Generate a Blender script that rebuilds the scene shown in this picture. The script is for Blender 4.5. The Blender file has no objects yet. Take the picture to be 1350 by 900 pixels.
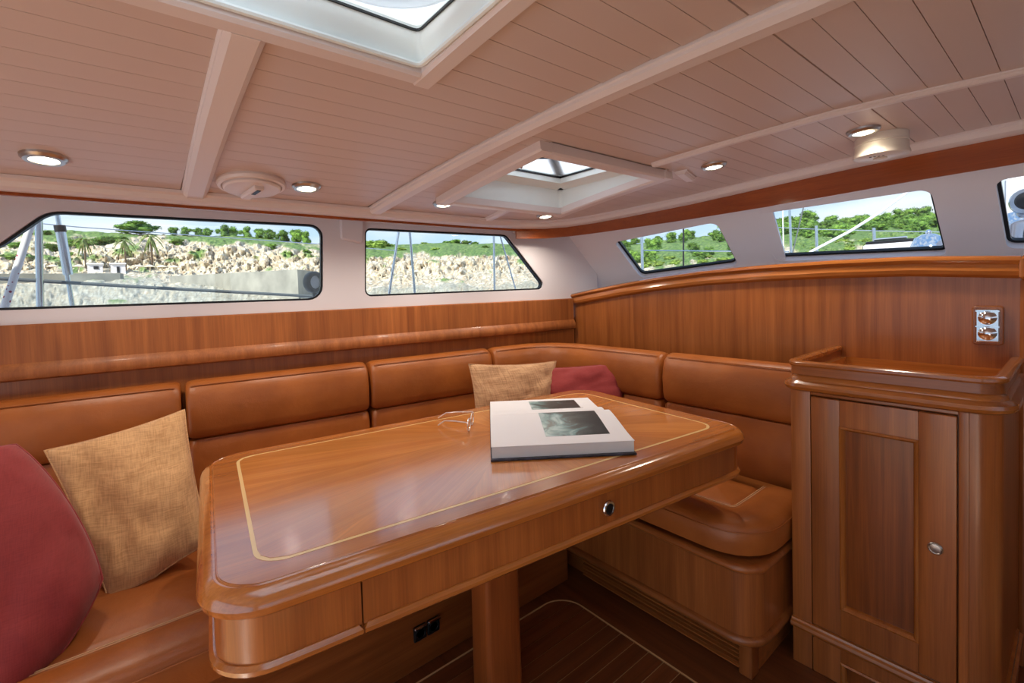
import bpy, bmesh, math, random
from mathutils import Vector as V, Matrix, noise
random.seed(7)
S = bpy.context.scene
COL = S.collection
R = math.radians

# ------------------------------------------------------------------ camera
FPX, YAW, PIT, ROL, CX, CY = 619.295, 0.884162, -0.0344603, 0.0306317, 675.0, 402.04
CAM = V((0, 0, 1.20))
Fw = V((math.cos(PIT)*math.cos(YAW), math.cos(PIT)*math.sin(YAW), math.sin(PIT)))
r_ = V((math.sin(YAW), -math.cos(YAW), 0)); d_ = Fw.cross(r_)
RT = math.cos(ROL)*r_ + math.sin(ROL)*d_
DN = -math.sin(ROL)*r_ + math.cos(ROL)*d_
cd = bpy.data.cameras.new('camera'); cam = bpy.data.objects.new('camera', cd); COL.objects.link(cam)
cd.sensor_width = 36; cd.sensor_fit = 'HORIZONTAL'; cd.lens = FPX*36/1350
cd.shift_y = (CY-450)/1350; cd.clip_start = 0.02; cd.clip_end = 3000
up = -DN; bk = -Fw
cam.matrix_world = Matrix(((RT.x, up.x, bk.x, CAM.x), (RT.y, up.y, bk.y, CAM.y), (RT.z, up.z, bk.z, CAM.z), (0, 0, 0, 1)))
S.camera = cam
S.view_settings.view_transform = 'Standard'; S.view_settings.look = 'None'
S.view_settings.gamma = 1; S.view_settings.use_curve_mapping = False
S.view_settings.exposure = 1.15

# ------------------------------------------------------------------ sky and sun
wd = bpy.data.worlds.new('sky'); S.world = wd; wd.use_nodes = True
nt = wd.node_tree; nt.nodes.clear()
wo = nt.nodes.new('ShaderNodeOutputWorld'); bg = nt.nodes.new('ShaderNodeBackground')
tc = nt.nodes.new('ShaderNodeTexCoord'); sx = nt.nodes.new('ShaderNodeSeparateXYZ')
rp = nt.nodes.new('ShaderNodeValToRGB'); e = rp.color_ramp.elements
e[0].position = 0.0; e[0].color = (.62, .79, .95, 1); e[1].position = .55; e[1].color = (.22, .43, .80, 1)
mp = nt.nodes.new('ShaderNodeMapping'); mp.inputs['Scale'].default_value = (2.2, 2.2, 7)
nz = nt.nodes.new('ShaderNodeTexNoise'); nz.inputs['Scale'].default_value = 1.6; nz.inputs['Detail'].default_value = 6
cr = nt.nodes.new('ShaderNodeValToRGB'); cr.color_ramp.elements[0].position = .45; cr.color_ramp.elements[1].position = .68
cr.color_ramp.elements[0].color = (0, 0, 0, 1); cr.color_ramp.elements[1].color = (.85, .85, .85, 1)
mx = nt.nodes.new('ShaderNodeMix'); mx.data_type = 'RGBA'; mx.inputs[7].default_value = (.93, .95, .98, 1)
L = nt.links.new
L(tc.outputs['Generated'], sx.inputs[0]); L(sx.outputs['Z'], rp.inputs[0]); L(tc.outputs['Generated'], mp.inputs[0])
L(mp.outputs[0], nz.inputs['Vector']); L(nz.outputs['Fac'], cr.inputs[0]); L(cr.outputs[0], mx.inputs[0]); L(rp.outputs[0], mx.inputs[6])
L(mx.outputs[2], bg.inputs[0]); L(bg.outputs[0], wo.inputs[0]); bg.inputs[1].default_value = 0.60
sl = bpy.data.lights.new('sun_offscreen', 'SUN'); sl.energy = 3.4; sl.angle = R(.6); sl.color = (1, .95, .87)
so = bpy.data.objects.new('sun_offscreen', sl); COL.objects.link(so)
so.rotation_euler = V((.74, .34, -.60)).to_track_quat('-Z', 'Y').to_euler()

# ------------------------------------------------------------------ pixel-ray helpers (layout measured off the photograph)
def ray(x, y): return Fw + (x-CX)/FPX*RT + (y-CY)/FPX*DN
def onz(x, y, z): v = ray(x, y); return CAM + v*((z-CAM.z)/v.z)
def onpl(x, y, p, n): v = ray(x, y); p = V(p); n = V(n); return CAM + v*((p-CAM).dot(n)/v.dot(n))
Z0, KC = 1.69, .04
def cz(y): return Z0-KC*y*y
def onceil(x, y):
    v = ray(x, y); a = KC*v.y**2; b = v.z; c = CAM.z-Z0
    return CAM + v*((-b+math.sqrt(max(b*b-4*a*c, 0)))/(2*a))
def far(x, y, r):
    v = ray(x, y); h = math.hypot(v.x, v.y); return CAM + v*(r/h)
WA = -0.106053
WN = V((-math.sin(WA), math.cos(WA), 0)); WT = V((math.cos(WA), math.sin(WA), 0))
def wall_pt(x, D, z):                    # point on the port side at forward position x, offset D
    y = (D - x*WN.x)/WN.y
    return V((x, y, z))

# ------------------------------------------------------------------ materials
def lin(c):
    f = lambda u: (u/255/12.92 if u/255 <= .04045 else ((u/255+.055)/1.055)**2.4)
    return (f(c[0]), f(c[1]), f(c[2]), 1)
def newmat(name):
    m = bpy.data.materials.new(name); m.use_nodes = True
    return m, m.node_tree, m.node_tree.nodes['Principled BSDF']
def plain(name, c, rough=.5, metal=0, coat=0, bump=0, bscale=200, var=0, trans=0, ior=1.45, emit=0):
    m, t, b = newmat(name); L = t.links.new
    b.inputs['Base Color'].default_value = lin(c); b.inputs['Roughness'].default_value = rough
    b.inputs['Metallic'].default_value = metal; b.inputs['Coat Weight'].default_value = coat; b.inputs['Coat Roughness'].default_value = .1
    b.inputs['Transmission Weight'].default_value = trans; b.inputs['IOR'].default_value = ior
    if emit: b.inputs['Emission Color'].default_value = lin(c); b.inputs['Emission Strength'].default_value = emit
    co = t.nodes.new('ShaderNodeTexCoord')
    n = t.nodes.new('ShaderNodeTexNoise'); n.inputs['Scale'].default_value = bscale; n.inputs['Detail'].default_value = 4
    L(co.outputs['Object'], n.inputs['Vector'])
    if var:
        n2 = t.nodes.new('ShaderNodeTexNoise'); n2.inputs['Scale'].default_value = bscale*.05; n2.inputs['Detail'].default_value = 5
        L(co.outputs['Object'], n2.inputs['Vector'])
        h = t.nodes.new('ShaderNodeHueSaturation'); h.inputs['Color'].default_value = lin(c)
        mr = t.nodes.new('ShaderNodeMapRange'); mr.inputs['To Min'].default_value = 1-var; mr.inputs['To Max'].default_value = 1+var
        mr.inputs['From Min'].default_value = .3; mr.inputs['From Max'].default_value = .7
        L(n2.outputs['Fac'], mr.inputs['Value']); L(mr.outputs[0], h.inputs['Value']); L(h.outputs[0], b.inputs['Base Color'])
    if bump:
        bp = t.nodes.new('ShaderNodeBump'); bp.inputs['Strength'].default_value = bump; bp.inputs['Distance'].default_value = .002
        L(n.outputs['Fac'], bp.inputs['Height']); L(bp.outputs[0], b.inputs['Normal'])
    return m
def wood(name, dark, light, axis=0, rough=.32, coat=.25, k=1.0, rot=0, flame=0):
    m, t, b = newmat(name); L = t.links.new
    co = t.nodes.new('ShaderNodeTexCoord'); oi = t.nodes.new('ShaderNodeObjectInfo')
    add = t.nodes.new('ShaderNodeVectorMath'); add.operation = 'MULTIPLY_ADD'
    sc = t.nodes.new('ShaderNodeVectorMath'); sc.operation = 'SCALE'; sc.inputs[0].default_value = (3.1, 5.7, 2.3)
    L(oi.outputs['Random'], sc.inputs['Scale'])
    add.inputs[1].default_value = (1, 1, 1); L(co.outputs['Object'], add.inputs[0]); L(sc.outputs[0], add.inputs[2])
    rt = t.nodes.new('ShaderNodeMapping'); rt.inputs['Rotation'].default_value = (0, 0, rot); L(add.outputs[0], rt.inputs[0])
    def nse(along, across, scale, det, dist):
        mpn = t.nodes.new('ShaderNodeMapping'); s = [across]*3; s[axis] = along; mpn.inputs['Scale'].default_value = s
        L(rt.outputs[0], mpn.inputs[0])
        n = t.nodes.new('ShaderNodeTexNoise'); n.inputs['Scale'].default_value = scale; n.inputs['Detail'].default_value = det
        n.inputs['Distortion'].default_value = dist; L(mpn.outputs[0], n.inputs['Vector']); return n
    n1 = nse(.7*k, 20*k, 1.6, 6, .5+flame); n2 = nse(4*k, 170*k, 2.0, 3, 0); n3 = nse(1*k, 1.5*k, 1.8, 3, 0)
    r1 = t.nodes.new('ShaderNodeValToRGB'); r1.color_ramp.elements[0].position = .20; r1.color_ramp.elements[1].position = .80
    r1.color_ramp.elements[0].color = lin(dark); r1.color_ramp.elements[1].color = lin(light)
    L(n1.outputs['Fac'], r1.inputs[0])
    mr = t.nodes.new('ShaderNodeMapRange'); mr.inputs['From Min'].default_value = .3; mr.inputs['From Max'].default_value = .7
    mr.inputs['To Min'].default_value = .86; mr.inputs['To Max'].default_value = 1.09; L(n2.outputs['Fac'], mr.inputs['Value'])
    m3 = t.nodes.new('ShaderNodeMapRange'); m3.inputs['From Min'].default_value = .3; m3.inputs['From Max'].default_value = .7
    m3.inputs['To Min'].default_value = .88; m3.inputs['To Max'].default_value = 1.12; L(n3.outputs['Fac'], m3.inputs['Value'])
    mo = t.nodes.new('ShaderNodeMapRange'); mo.inputs['To Min'].default_value = .9; mo.inputs['To Max'].default_value = 1.1; L(oi.outputs['Random'], mo.inputs['Value'])
    p1 = t.nodes.new('ShaderNodeMath'); p1.operation = 'MULTIPLY'; L(mr.outputs[0], p1.inputs[0]); L(m3.outputs[0], p1.inputs[1])
    p2 = t.nodes.new('ShaderNodeMath'); p2.operation = 'MULTIPLY'; L(p1.outputs[0], p2.inputs[0]); L(mo.outputs[0], p2.inputs[1])
    h = t.nodes.new('ShaderNodeHueSaturation'); L(r1.outputs[0], h.inputs['Color']); L(p2.outputs[0], h.inputs['Value'])
    L(h.outputs[0], b.inputs['Base Color'])
    b.inputs['Roughness'].default_value = rough; b.inputs['Coat Weight'].default_value = coat; b.inputs['Coat Roughness'].default_value = .12
    bp = t.nodes.new('ShaderNodeBump'); bp.inputs['Strength'].default_value = .06; bp.inputs['Distance'].default_value = .001
    L(n2.outputs['Fac'], bp.inputs['Height']); L(bp.outputs[0], b.inputs['Normal'])
    return m
CH_D, CH_L = (128, 68, 28), (180, 108, 53)
M = {}
for i, a in enumerate('xyz'):
    M['wood_'+a] = wood('satin_cherry_wood_'+a, CH_D, CH_L, i)
    M['gold_'+a] = wood('varnished_moulding_wood_'+a, (150, 82, 32), (196, 122, 56), i, .22, .6)
M['table_border'] = wood('table_border_wood', (162, 90, 36), (198, 124, 58), 0, .2, .8, rot=R(6.5))
M['table_edge'] = wood('table_edge_wood', (164, 90, 32), (208, 130, 58), 0, .18, .8, rot=R(6.5))
M['veneer'] = wood('table_veneer', (188, 112, 48), (222, 148, 74), 0, .2, .8)
M['apron'] = wood('table_apron_veneer', (144, 76, 30), (190, 114, 54), 2, .3, .4)
M['panel_dark'] = wood('cabinet_inset_veneer', (106, 52, 17), (156, 86, 34), 2, .35, .2, flame=1.6)
M['teak'] = wood('cabin_sole_teak', (104, 58, 30), (144, 86, 48), 0, .35, .3)
for q in ('table_border', 'table_edge', 'veneer'): M[q].node_tree.nodes['Principled BSDF'].inputs['Coat IOR'].default_value = 1.85
M['inlay'] = plain('pale_boxwood_inlay', (244, 210, 146), .25, coat=.5)
M['holly'] = plain('pale_holly_strip', (228, 192, 138), .4)
M['white'] = plain('white_painted_panel', (226, 221, 225), .42, bump=.03, bscale=60)
M['plank'] = plain('painted_ceiling_plank', (212, 193, 185), .38, bump=.04, bscale=40)
M['trimw'] = plain('white_ceiling_trim', (230, 218, 214), .35)
M['shaft'] = plain('hatch_white_gelcoat', (236, 243, 240), .35)
def leather():
    m, t, b = newmat('tan_leather'); L = t.links.new
    co = t.nodes.new('ShaderNodeTexCoord')
    n = t.nodes.new('ShaderNodeTexNoise'); n.inputs['Scale'].default_value = 5; n.inputs['Detail'].default_value = 5
    vo = t.nodes.new('ShaderNodeTexVoronoi'); vo.inputs['Scale'].default_value = 420
    n2 = t.nodes.new('ShaderNodeTexNoise'); n2.inputs['Scale'].default_value = 22; n2.inputs['Detail'].default_value = 4
    for q in (n, vo, n2): L(co.outputs['Object'], q.inputs['Vector'])
    r = t.nodes.new('ShaderNodeValToRGB'); r.color_ramp.elements[0].position = .3; r.color_ramp.elements[1].position = .7
    r.color_ramp.elements[0].color = lin((152, 83, 33)); r.color_ramp.elements[1].color = lin((182, 106, 47))
    L(n.outputs['Fac'], r.inputs[0]); L(r.outputs[0], b.inputs['Base Color'])
    mr = t.nodes.new('ShaderNodeMapRange'); mr.inputs['To Min'].default_value = .28; mr.inputs['To Max'].default_value = .5
    L(n2.outputs['Fac'], mr.inputs['Value']); L(mr.outputs[0], b.inputs['Roughness'])
    b1 = t.nodes.new('ShaderNodeBump'); b1.inputs['Strength'].default_value = .12; b1.inputs['Distance'].default_value = .0015
    b2 = t.nodes.new('ShaderNodeBump'); b2.inputs['Strength'].default_value = .22; b2.inputs['Distance'].default_value = .008
    L(vo.outputs['Distance'], b1.inputs['Height']); L(n2.outputs['Fac'], b2.inputs['Height']); L(b1.outputs[0], b2.inputs['Normal']); L(b2.outputs[0], b.inputs['Normal'])
    return m
M['leather'] = leather()
M['seam'] = plain('stitching_thread', (226, 184, 138), .7)
M['piping'] = plain('leather_piping', (164, 93, 40), .45)
def fabric(name, c1, c2, scale):
    m, t, b = newmat(name); L = t.links.new
    co = t.nodes.new('ShaderNodeTexCoord')
    out = []
    for s in ((scale, scale*.06, scale*.06), (scale*.06, scale*.06, scale)):
        mpn = t.nodes.new('ShaderNodeMapping'); mpn.inputs['Scale'].default_value = s; L(co.outputs['Object'], mpn.inputs[0])
        n = t.nodes.new('ShaderNodeTexNoise'); n.inputs['Scale'].default_value = 1; n.inputs['Detail'].default_value = 3; L(mpn.outputs[0], n.inputs['Vector']); out.append(n)
    a = t.nodes.new('ShaderNodeMath'); a.operation = 'ADD'; L(out[0].outputs['Fac'], a.inputs[0]); L(out[1].outputs['Fac'], a.inputs[1])
    r = t.nodes.new('ShaderNodeValToRGB'); r.color_ramp.elements[0].position = .38; r.color_ramp.elements[1].position = .60
    hm = t.nodes.new('ShaderNodeMath'); hm.operation = 'MULTIPLY'; hm.inputs[1].default_value = .5; L(a.outputs[0], hm.inputs[0])
    r.color_ramp.elements[0].color = lin(c1); r.color_ramp.elements[1].color = lin(c2); L(hm.outputs[0], r.inputs[0]); L(r.outputs[0], b.inputs['Base Color'])
    b.inputs['Roughness'].default_value = .9; b.inputs['Sheen Weight'].default_value = .2
    bp = t.nodes.new('ShaderNodeBump'); bp.inputs['Strength'].default_value = .3; bp.inputs['Distance'].default_value = .001; L(hm.outputs[0], bp.inputs['Height']); L(bp.outputs[0], b.inputs['Normal'])
    return m
M['beige'] = fabric('woven_tan_cotton', (194, 146, 96), (224, 178, 126), 480)
M['beige2'] = fabric('woven_sand_cotton', (176, 128, 88), (214, 170, 126), 300)
M['red'] = fabric('brick_red_cotton', (142, 48, 47), (156, 55, 54), 700)
M['chrome'] = plain('polished_chrome', (225, 225, 228), .08, 1)
M['steel'] = plain('stainless_tube', (200, 206, 212), .18, 1)
M['nickel'] = plain('satin_nickel', (190, 186, 180), .28, 1)
M['black'] = plain('black_rubber', (16, 18, 22), .45)
M['blackpl'] = plain('black_plastic', (22, 22, 24), .35)
M['plastic'] = plain('ivory_plastic', (226, 218, 206), .3)
M['paper'] = plain('white_paper', (244, 245, 249), .6)
M['pages'] = plain('stacked_page_edges', (226, 225, 221), .7, bump=.2, bscale=900)
M['cover'] = plain('book_cover_print', (54, 54, 66), .4, var=.9, bscale=900)
def glassm(name, tint, alpha):
    m = bpy.data.materials.new(name); m.use_nodes = True; t = m.node_tree; t.nodes.clear(); L = t.links.new
    o = t.nodes.new('ShaderNodeOutputMaterial'); tr = t.nodes.new('ShaderNodeBsdfTransparent'); tr.inputs[0].default_value = tint
    gl = t.nodes.new('ShaderNodeBsdfGlossy'); gl.inputs['Roughness'].default_value = .01
    mxs = t.nodes.new('ShaderNodeMixShader'); mxs.inputs[0].default_value = alpha
    L(tr.outputs[0], mxs.inputs[1]); L(gl.outputs[0], mxs.inputs[2]); L(mxs.outputs[0], o.inputs[0]); return m
M['glass'] = glassm('window_glass', (.94, .97, .97, 1), .04)
M['lens'] = glassm('spectacle_glass', (.96, .97, .97, 1), .07)
def translucent(name, c, f):
    m = bpy.data.materials.new(name); m.use_nodes = True; t = m.node_tree; t.nodes.clear(); L = t.links.new
    o = t.nodes.new('ShaderNodeOutputMaterial'); a = t.nodes.new('ShaderNodeBsdfTranslucent'); d = t.nodes.new('ShaderNodeBsdfDiffuse')
    a.inputs[0].default_value = lin(c); d.inputs[0].default_value = lin(c)
    mxs = t.nodes.new('ShaderNodeMixShader'); mxs.inputs[0].default_value = f
    L(d.outputs[0], mxs.inputs[1]); L(a.outputs[0], mxs.inputs[2]); L(mxs.outputs[0], o.inputs[0]); return m
M['acrylic'] = translucent('frosted_hatch_acrylic', (246, 250, 252), .85)
def emis(name, c, s):
    m = bpy.data.materials.new(name); m.use_nodes = True; t = m.node_tree; t.nodes.clear()
    o = t.nodes.new('ShaderNodeOutputMaterial'); em = t.nodes.new('ShaderNodeEmission'); em.inputs[0].default_value = c; em.inputs[1].default_value = s
    t.links.new(em.outputs[0], o.inputs[0]); return m
M['lamp'] = emis('lit_lamp_lens', (1, .86, .62, 1), 9)
M['acrylic_edge'] = plain('grey_tinted_acrylic', (196, 204, 206), .25)

# ------------------------------------------------------------------ mesh tools
class MB:
    def __init__(s, T=None): s.v = []; s.f = []; s.T = T
    def add(s, vs, fs):
        o = len(s.v)
        for p in vs:
            p = V(p); s.v.append(s.T @ p if s.T else p)
        s.f += [tuple(i+o for i in f) for f in fs]
    def box(s, a, b):
        x0, y0, z0 = a; x1, y1, z1 = b
        s.add([(x0, y0, z0), (x1, y0, z0), (x1, y1, z0), (x0, y1, z0), (x0, y0, z1), (x1, y0, z1), (x1, y1, z1), (x0, y1, z1)],
              [(0, 3, 2, 1), (4, 5, 6, 7), (0, 1, 5, 4), (1, 2, 6, 5), (2, 3, 7, 6), (3, 0, 4, 7)])
    def slab(s, outline, prof, cap=True):
        n = len(outline); vs = []; fs = []
        for ins, z in prof:
            for p in offset(outline, ins): vs.append((p[0], p[1], z))
        for k in range(len(prof)-1):
            for i in range(n):
                j = (i+1) % n; fs.append((k*n+i, k*n+j, (k+1)*n+j, (k+1)*n+i))
        if cap:
            fs.append(tuple(reversed(range(n)))); fs.append(tuple((len(prof)-1)*n+i for i in range(n)))
        s.add(vs, fs)
    def bbox(s, a, b, r=.004):
        o = rpoly([(a[0], a[1]), (b[0], a[1]), (b[0], b[1]), (a[0], b[1])], r, 2)
        s.slab(o, [(r, a[2]), (0, a[2]+r), (0, b[2]-r), (r, b[2])])
    def sweep(s, path, prof, upv=(0, 0, 1), closed=False, cap=True, scales=None):
        path = [V(p) for p in path]; n = len(path); m = len(prof); upv = V(upv); vs = []; fs = []
        for i, p in enumerate(path):
            a = path[i-1] if (i > 0 or closed) else p; b = path[(i+1) % n] if (i < n-1 or closed) else p
            t0 = (p-a); t1 = (b-p)
            t0 = t0.normalized() if t0.length > 1e-9 else t1.normalized(); t1 = t1.normalized() if t1.length > 1e-9 else t0
            t = (t0+t1).normalized(); side = t.cross(upv).normalized(); u2 = side.cross(t).normalized()
            mit = 1/max(.5, t.dot(t1)); sc = scales[i] if scales else 1
            for q in prof: vs.append(p + side*(q[0]*mit*sc) + u2*(q[1]*sc))
        for i in range(n if closed else n-1):
            for k in range(m):
                j = (i+1) % n; l = (k+1) % m
                fs.append((i*m+k, i*m+l, j*m+l, j*m+k))
        if cap and not closed:
            fs.append(tuple(reversed(range(m)))); fs.append(tuple((n-1)*m+k for k in range(m)))
        s.add(vs, fs)
    def tube(s, path, r, seg=8, closed=False):
        path = [V(p) for p in path]
        d = (path[-1]-path[0]) if not closed else V((0, 0, 0))
        upv = (0, 0, 1) if abs(d.normalized().z if d.length else 0) < .9 else (1, 0, 0)
        s.sweep(path, [(r*math.cos(2*math.pi*k/seg), r*math.sin(2*math.pi*k/seg)) for k in range(seg)], upv, closed)
    def lathe(s, c, prof, seg=24, axis='z'):
        vs = []; fs = []; c = V(c)
        for r, h in prof:
            for k in range(seg):
                a = 2*math.pi*k/seg; x, y = r*math.cos(a), r*math.sin(a)
                vs.append(c + (V((x, y, h)) if axis == 'z' else V((-h, x, y)) if axis == 'x' else V((x, -h, y))))
        for i in range(len(prof)-1):
            for k in range(seg):
                l = (k+1) % seg; fs.append((i*seg+k, i*seg+l, (i+1)*seg+l, (i+1)*seg+k))
        fs.append(tuple(reversed(range(seg)))); fs.append(tuple((len(prof)-1)*seg+k for k in range(seg)))
        s.add(vs, fs)
    def build(s, name, mat, parent=None, smooth=35, loc=None):
        off = V((0, 0, 0)); q = parent
        while q is not None: off += q.location; q = q.parent
        if loc is not None: off += V(loc)
        me = bpy.data.meshes.new(name); me.from_pydata([tuple(p-off) for p in s.v], [], s.f); me.update()
        bm = bmesh.new(); bm.from_mesh(me); bmesh.ops.recalc_face_normals(bm, faces=bm.faces); bm.to_mesh(me); bm.free()
        if smooth:
            me.polygons.foreach_set('use_smooth', [True]*len(me.polygons)); me.set_sharp_from_angle(angle=R(smooth))
        me.materials.append(mat)
        o = bpy.data.objects.new(name, me); COL.objects.link(o)
        if loc is not None: o.location = loc
        if parent: o.parent = parent
        return o
def rpoly(pts, r, seg=5):
    out = []; n = len(pts)
    for i in range(n):
        p = V((pts[i][0], pts[i][1])); a = V((pts[i-1][0], pts[i-1][1])); b = V((pts[(i+1) % n][0], pts[(i+1) % n][1]))
        rr = r[i] if isinstance(r, (list, tuple)) else r
        if rr < 1e-5: out.append((p.x, p.y)); continue
        u = (a-p).normalized(); w = (b-p).normalized(); ang = math.acos(max(-1, min(1, u.dot(w))))
        d = min(rr/math.tan(ang/2), (a-p).length*.49, (b-p).length*.49); rr2 = d*math.tan(ang/2)
        c = p + (u+w).normalized()*(rr2/math.sin(ang/2)); s0 = p+u*d-c; s1 = p+w*d-c
        a0 = math.atan2(s0.y, s0.x); da = math.atan2(s1.y, s1.x)-a0
        while da > math.pi: da -= 2*math.pi
        while da < -math.pi: da += 2*math.pi
        for k in range(seg+1):
            t = a0+da*k/seg; out.append((c.x+rr2*math.cos(t), c.y+rr2*math.sin(t)))
    return out
def offset(o, d):
    if abs(d) < 1e-9: return o
    n = len(o); area = sum(o[i-1][0]*o[i][1]-o[i][0]*o[i-1][1] for i in range(n)); sg = 1 if area > 0 else -1
    res = []
    for i in range(n):
        p = V(o[i]); a = p-V(o[i-1]); b = V(o[(i+1) % n])-p
        if a.length < 1e-9: a = b
        if b.length < 1e-9: b = a
        a = a.normalized(); b = b.normalized()
        na = V((-a.y, a.x))*sg; nb = V((-b.y, b.x))*sg; m = (na+nb)
        m = m.normalized() if m.length > 1e-6 else na
        res.append(tuple(p+m*(d/max(.4, m.dot(na)))))
    return res
def arc(c, r, a0, a1, n=8): return [(c[0]+r*math.cos(R(a0+(a1-a0)*k/n)), c[1]+r*math.sin(R(a0+(a1-a0)*k/n))) for k in range(n+1)]
def halfround(w, h, n=6):                 # profile bulging to +a
    return [(0, -h/2)]+[(w*math.cos(R(-90+180*k/n)), h/2*math.sin(R(-90+180*k/n))) for k in range(n+1)]+[(0, h/2)]
def tag(o, label=None, cat=None, group=None, kind=None):
    if label: o['label'] = label
    if cat: o['category'] = cat
    if group: o['group'] = group
    if kind: o['kind'] = kind
    return o
def empty(name, loc, label=None, cat=None, group=None, kind=None):
    o = bpy.data.objects.new(name, None); o.location = loc; o.empty_display_size = .05; COL.objects.link(o)
    return tag(o, label, cat, group, kind)
def holed(name, outer, holes, thick, T, mat, parent=None):   # flat panel with openings, local xy, thickness along local z
    cu = bpy.data.curves.new(name, 'CURVE'); cu.dimensions = '2D'; cu.fill_mode = 'BOTH'; cu.extrude = thick/2
    for poly in [outer]+holes:
        sp = cu.splines.new('POLY'); sp.points.add(len(poly)-1); sp.use_cyclic_u = True
        for i, p in enumerate(poly): sp.points[i].co = (p[0], p[1], 0, 1)
    tmp = bpy.data.objects.new('t', cu); COL.objects.link(tmp)
    dg = bpy.context.evaluated_depsgraph_get(); dg.update()
    me = bpy.data.meshes.new_from_object(tmp.evaluated_get(dg)); me.name = name
    bpy.data.objects.remove(tmp); me.transform(T)
    if parent: me.transform(Matrix.Translation(-parent.location))
    me.materials.clear(); me.materials.append(mat)
    o = bpy.data.objects.new(name, me); COL.objects.link(o)
    if parent: o.parent = parent
    return o
def frame_of(origin, ux, uy):
    ux = V(ux).normalized(); uz = ux.cross(V(uy)).normalized(); uy = uz.cross(ux).normalized(); o = V(origin)
    return Matrix(((ux.x, uy.x, uz.x, o.x), (ux.y, uy.y, uz.y, o.y), (ux.z, uy.z, uz.z, o.z), (0, 0, 0, 1)))

# ================================================================== STRUCTURE
# ---- floor: pale holly base, teak planks, margin boards
fb = MB(); fb.box((-1.7, -2.1, -.04), (2.7, 2.2, -.003)); floor = tag(fb.build('floor', M['holly']), kind='structure')
PW, PG = .056, .0035
pm = None; yy = 1.287
while yy > -.25:
    if pm is None:
        b = MB(); b.box((-.62, -PW+PG, -.003), (1.266, 0, 0)); po = b.build('plank', M['teak'], floor); pm = po.data
    else:
        po = bpy.data.objects.new('plank', pm); COL.objects.link(po); po.parent = floor
    po.location = (0, yy, 0); yy -= PW
b = MB(); b.slab([(1.27, -.4), (2.65, -.4), (2.65, 1.6), (-.62, 1.6), (-.62, 1.2905)] + [(p[0], p[1]) for p in reversed(arc((1.17, 1.1905), .10, 0, 90, 8))], [(0, -.003), (0, .0012)])
b.build('margin_board', wood('margin_teak', (104, 58, 30), (144, 86, 48), 1), floor)
b = MB(); b.sweep([(-.6, 1.2905, .001)]+[(p[0], p[1], .001) for p in reversed(arc((1.17, 1.1905), .10, 0, 90, 10))]+[(1.27, -.3, .001)], [(-.003, 0), (.003, 0), (.003, .001), (-.003, .001)])
b.build('inlay_strip', M['holly'], floor)

# ---- ceiling: backing sheet, planks, all with the two hatch openings
H1 = (-.36, .487, -.02, .862); H2 = (1.04, 1.655, 1.10, 1.62)  # H1 enlarged past the view to let more daylight onto the table
HS = [H1, H2]
def spans(x0, x1, y0, y1, m=0):
    sp = [(x0, x1)]
    for h in HS:
        if y1 > h[2]-m+1e-5 and y0 < h[3]+m-1e-5:
            ns = []
            for a, c in sp:
                if c <= h[0]-m or a >= h[1]+m: ns.append((a, c)); continue
                if a < h[0]-m: ns.append((a, h[0]-m))
                if c > h[1]+m: ns.append((h[1]+m, c))
            sp = ns
    return sp
ys = sorted(set([round(-2.1+.1*i, 4) for i in range(43)]+[h[2]-.006 for h in HS]+[h[3]+.006 for h in HS]))
cb = MB(); rb = MB()
for y0, y1 in zip(ys, ys[1:]):
    if y1 <= 1.96:
        for a, c in spans(-1.7, 2.33, y0, y1, .006):
            cb.add([(a, y0, cz(y0)+.006), (c, y0, cz(y0)+.006), (c, y1, cz(y1)+.006), (a, y1, cz(y1)+.006), (a, y0, cz(y0)+.03), (c, y0, cz(y0)+.03), (c, y1, cz(y1)+.03), (a, y1, cz(y1)+.03)],
                   [(0, 3, 2, 1), (4, 5, 6, 7), (0, 1, 5, 4), (1, 2, 6, 5), (2, 3, 7, 6), (3, 0, 4, 7)])
    for a, c in spans(-1.75, 2.42, y0, y1, .006): rb.box((a, y0, 1.80), (c, y1, 1.86))
ceiling = tag(cb.build('ceiling', M['plank'], smooth=0), kind='structure')
rb.box((-1.75, 1.88, 1.60), (2.1, 2.4, 1.86)); rb.box((-1.75, -2.4, 1.60), (2.2, -1.88, 1.86))
rb.build('roof_deck', M['white'], ceiling, smooth=0)
PB = .0645
def bx_trim2(y): return 1.51+(1.007-y)*.19
for k in range(-9, 29):
    ya = .390+PB*(k-0)+(.0026 if k == 0 else .0006); yb = .390+PB*(k+1)-.0001
    if yb > 1.93: continue
    edge = 2.30 if yb < .9 else 2.30-(yb-.9)*.35
    xm = .915-(yb-.3)*.085
    for x0, x1 in ((-1.2, .150), (.206, xm-.005), (xm+.05, edge)):
        for a, c in spans(x0, x1, ya, yb, .012):
            if c-a < .02: continue
            b = MB(); b.add([(a, ya, cz(ya)+.0065), (c, ya, cz(ya)+.0065), (c, yb, cz(yb)+.0065), (a, yb, cz(yb)+.0065),
                             (a, ya+.0005, cz(ya)), (c, ya+.0005, cz(ya)), (c, yb-.0005, cz(yb)), (a, yb-.0005, cz(yb))],
                            [(0, 1, 2, 3), (4, 7, 6, 5), (0, 4, 5, 1), (1, 5, 6, 2), (2, 6, 7, 3), (3, 7, 4, 0)])
            b.build('plank', M['plank'], ceiling, smooth=0)
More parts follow.
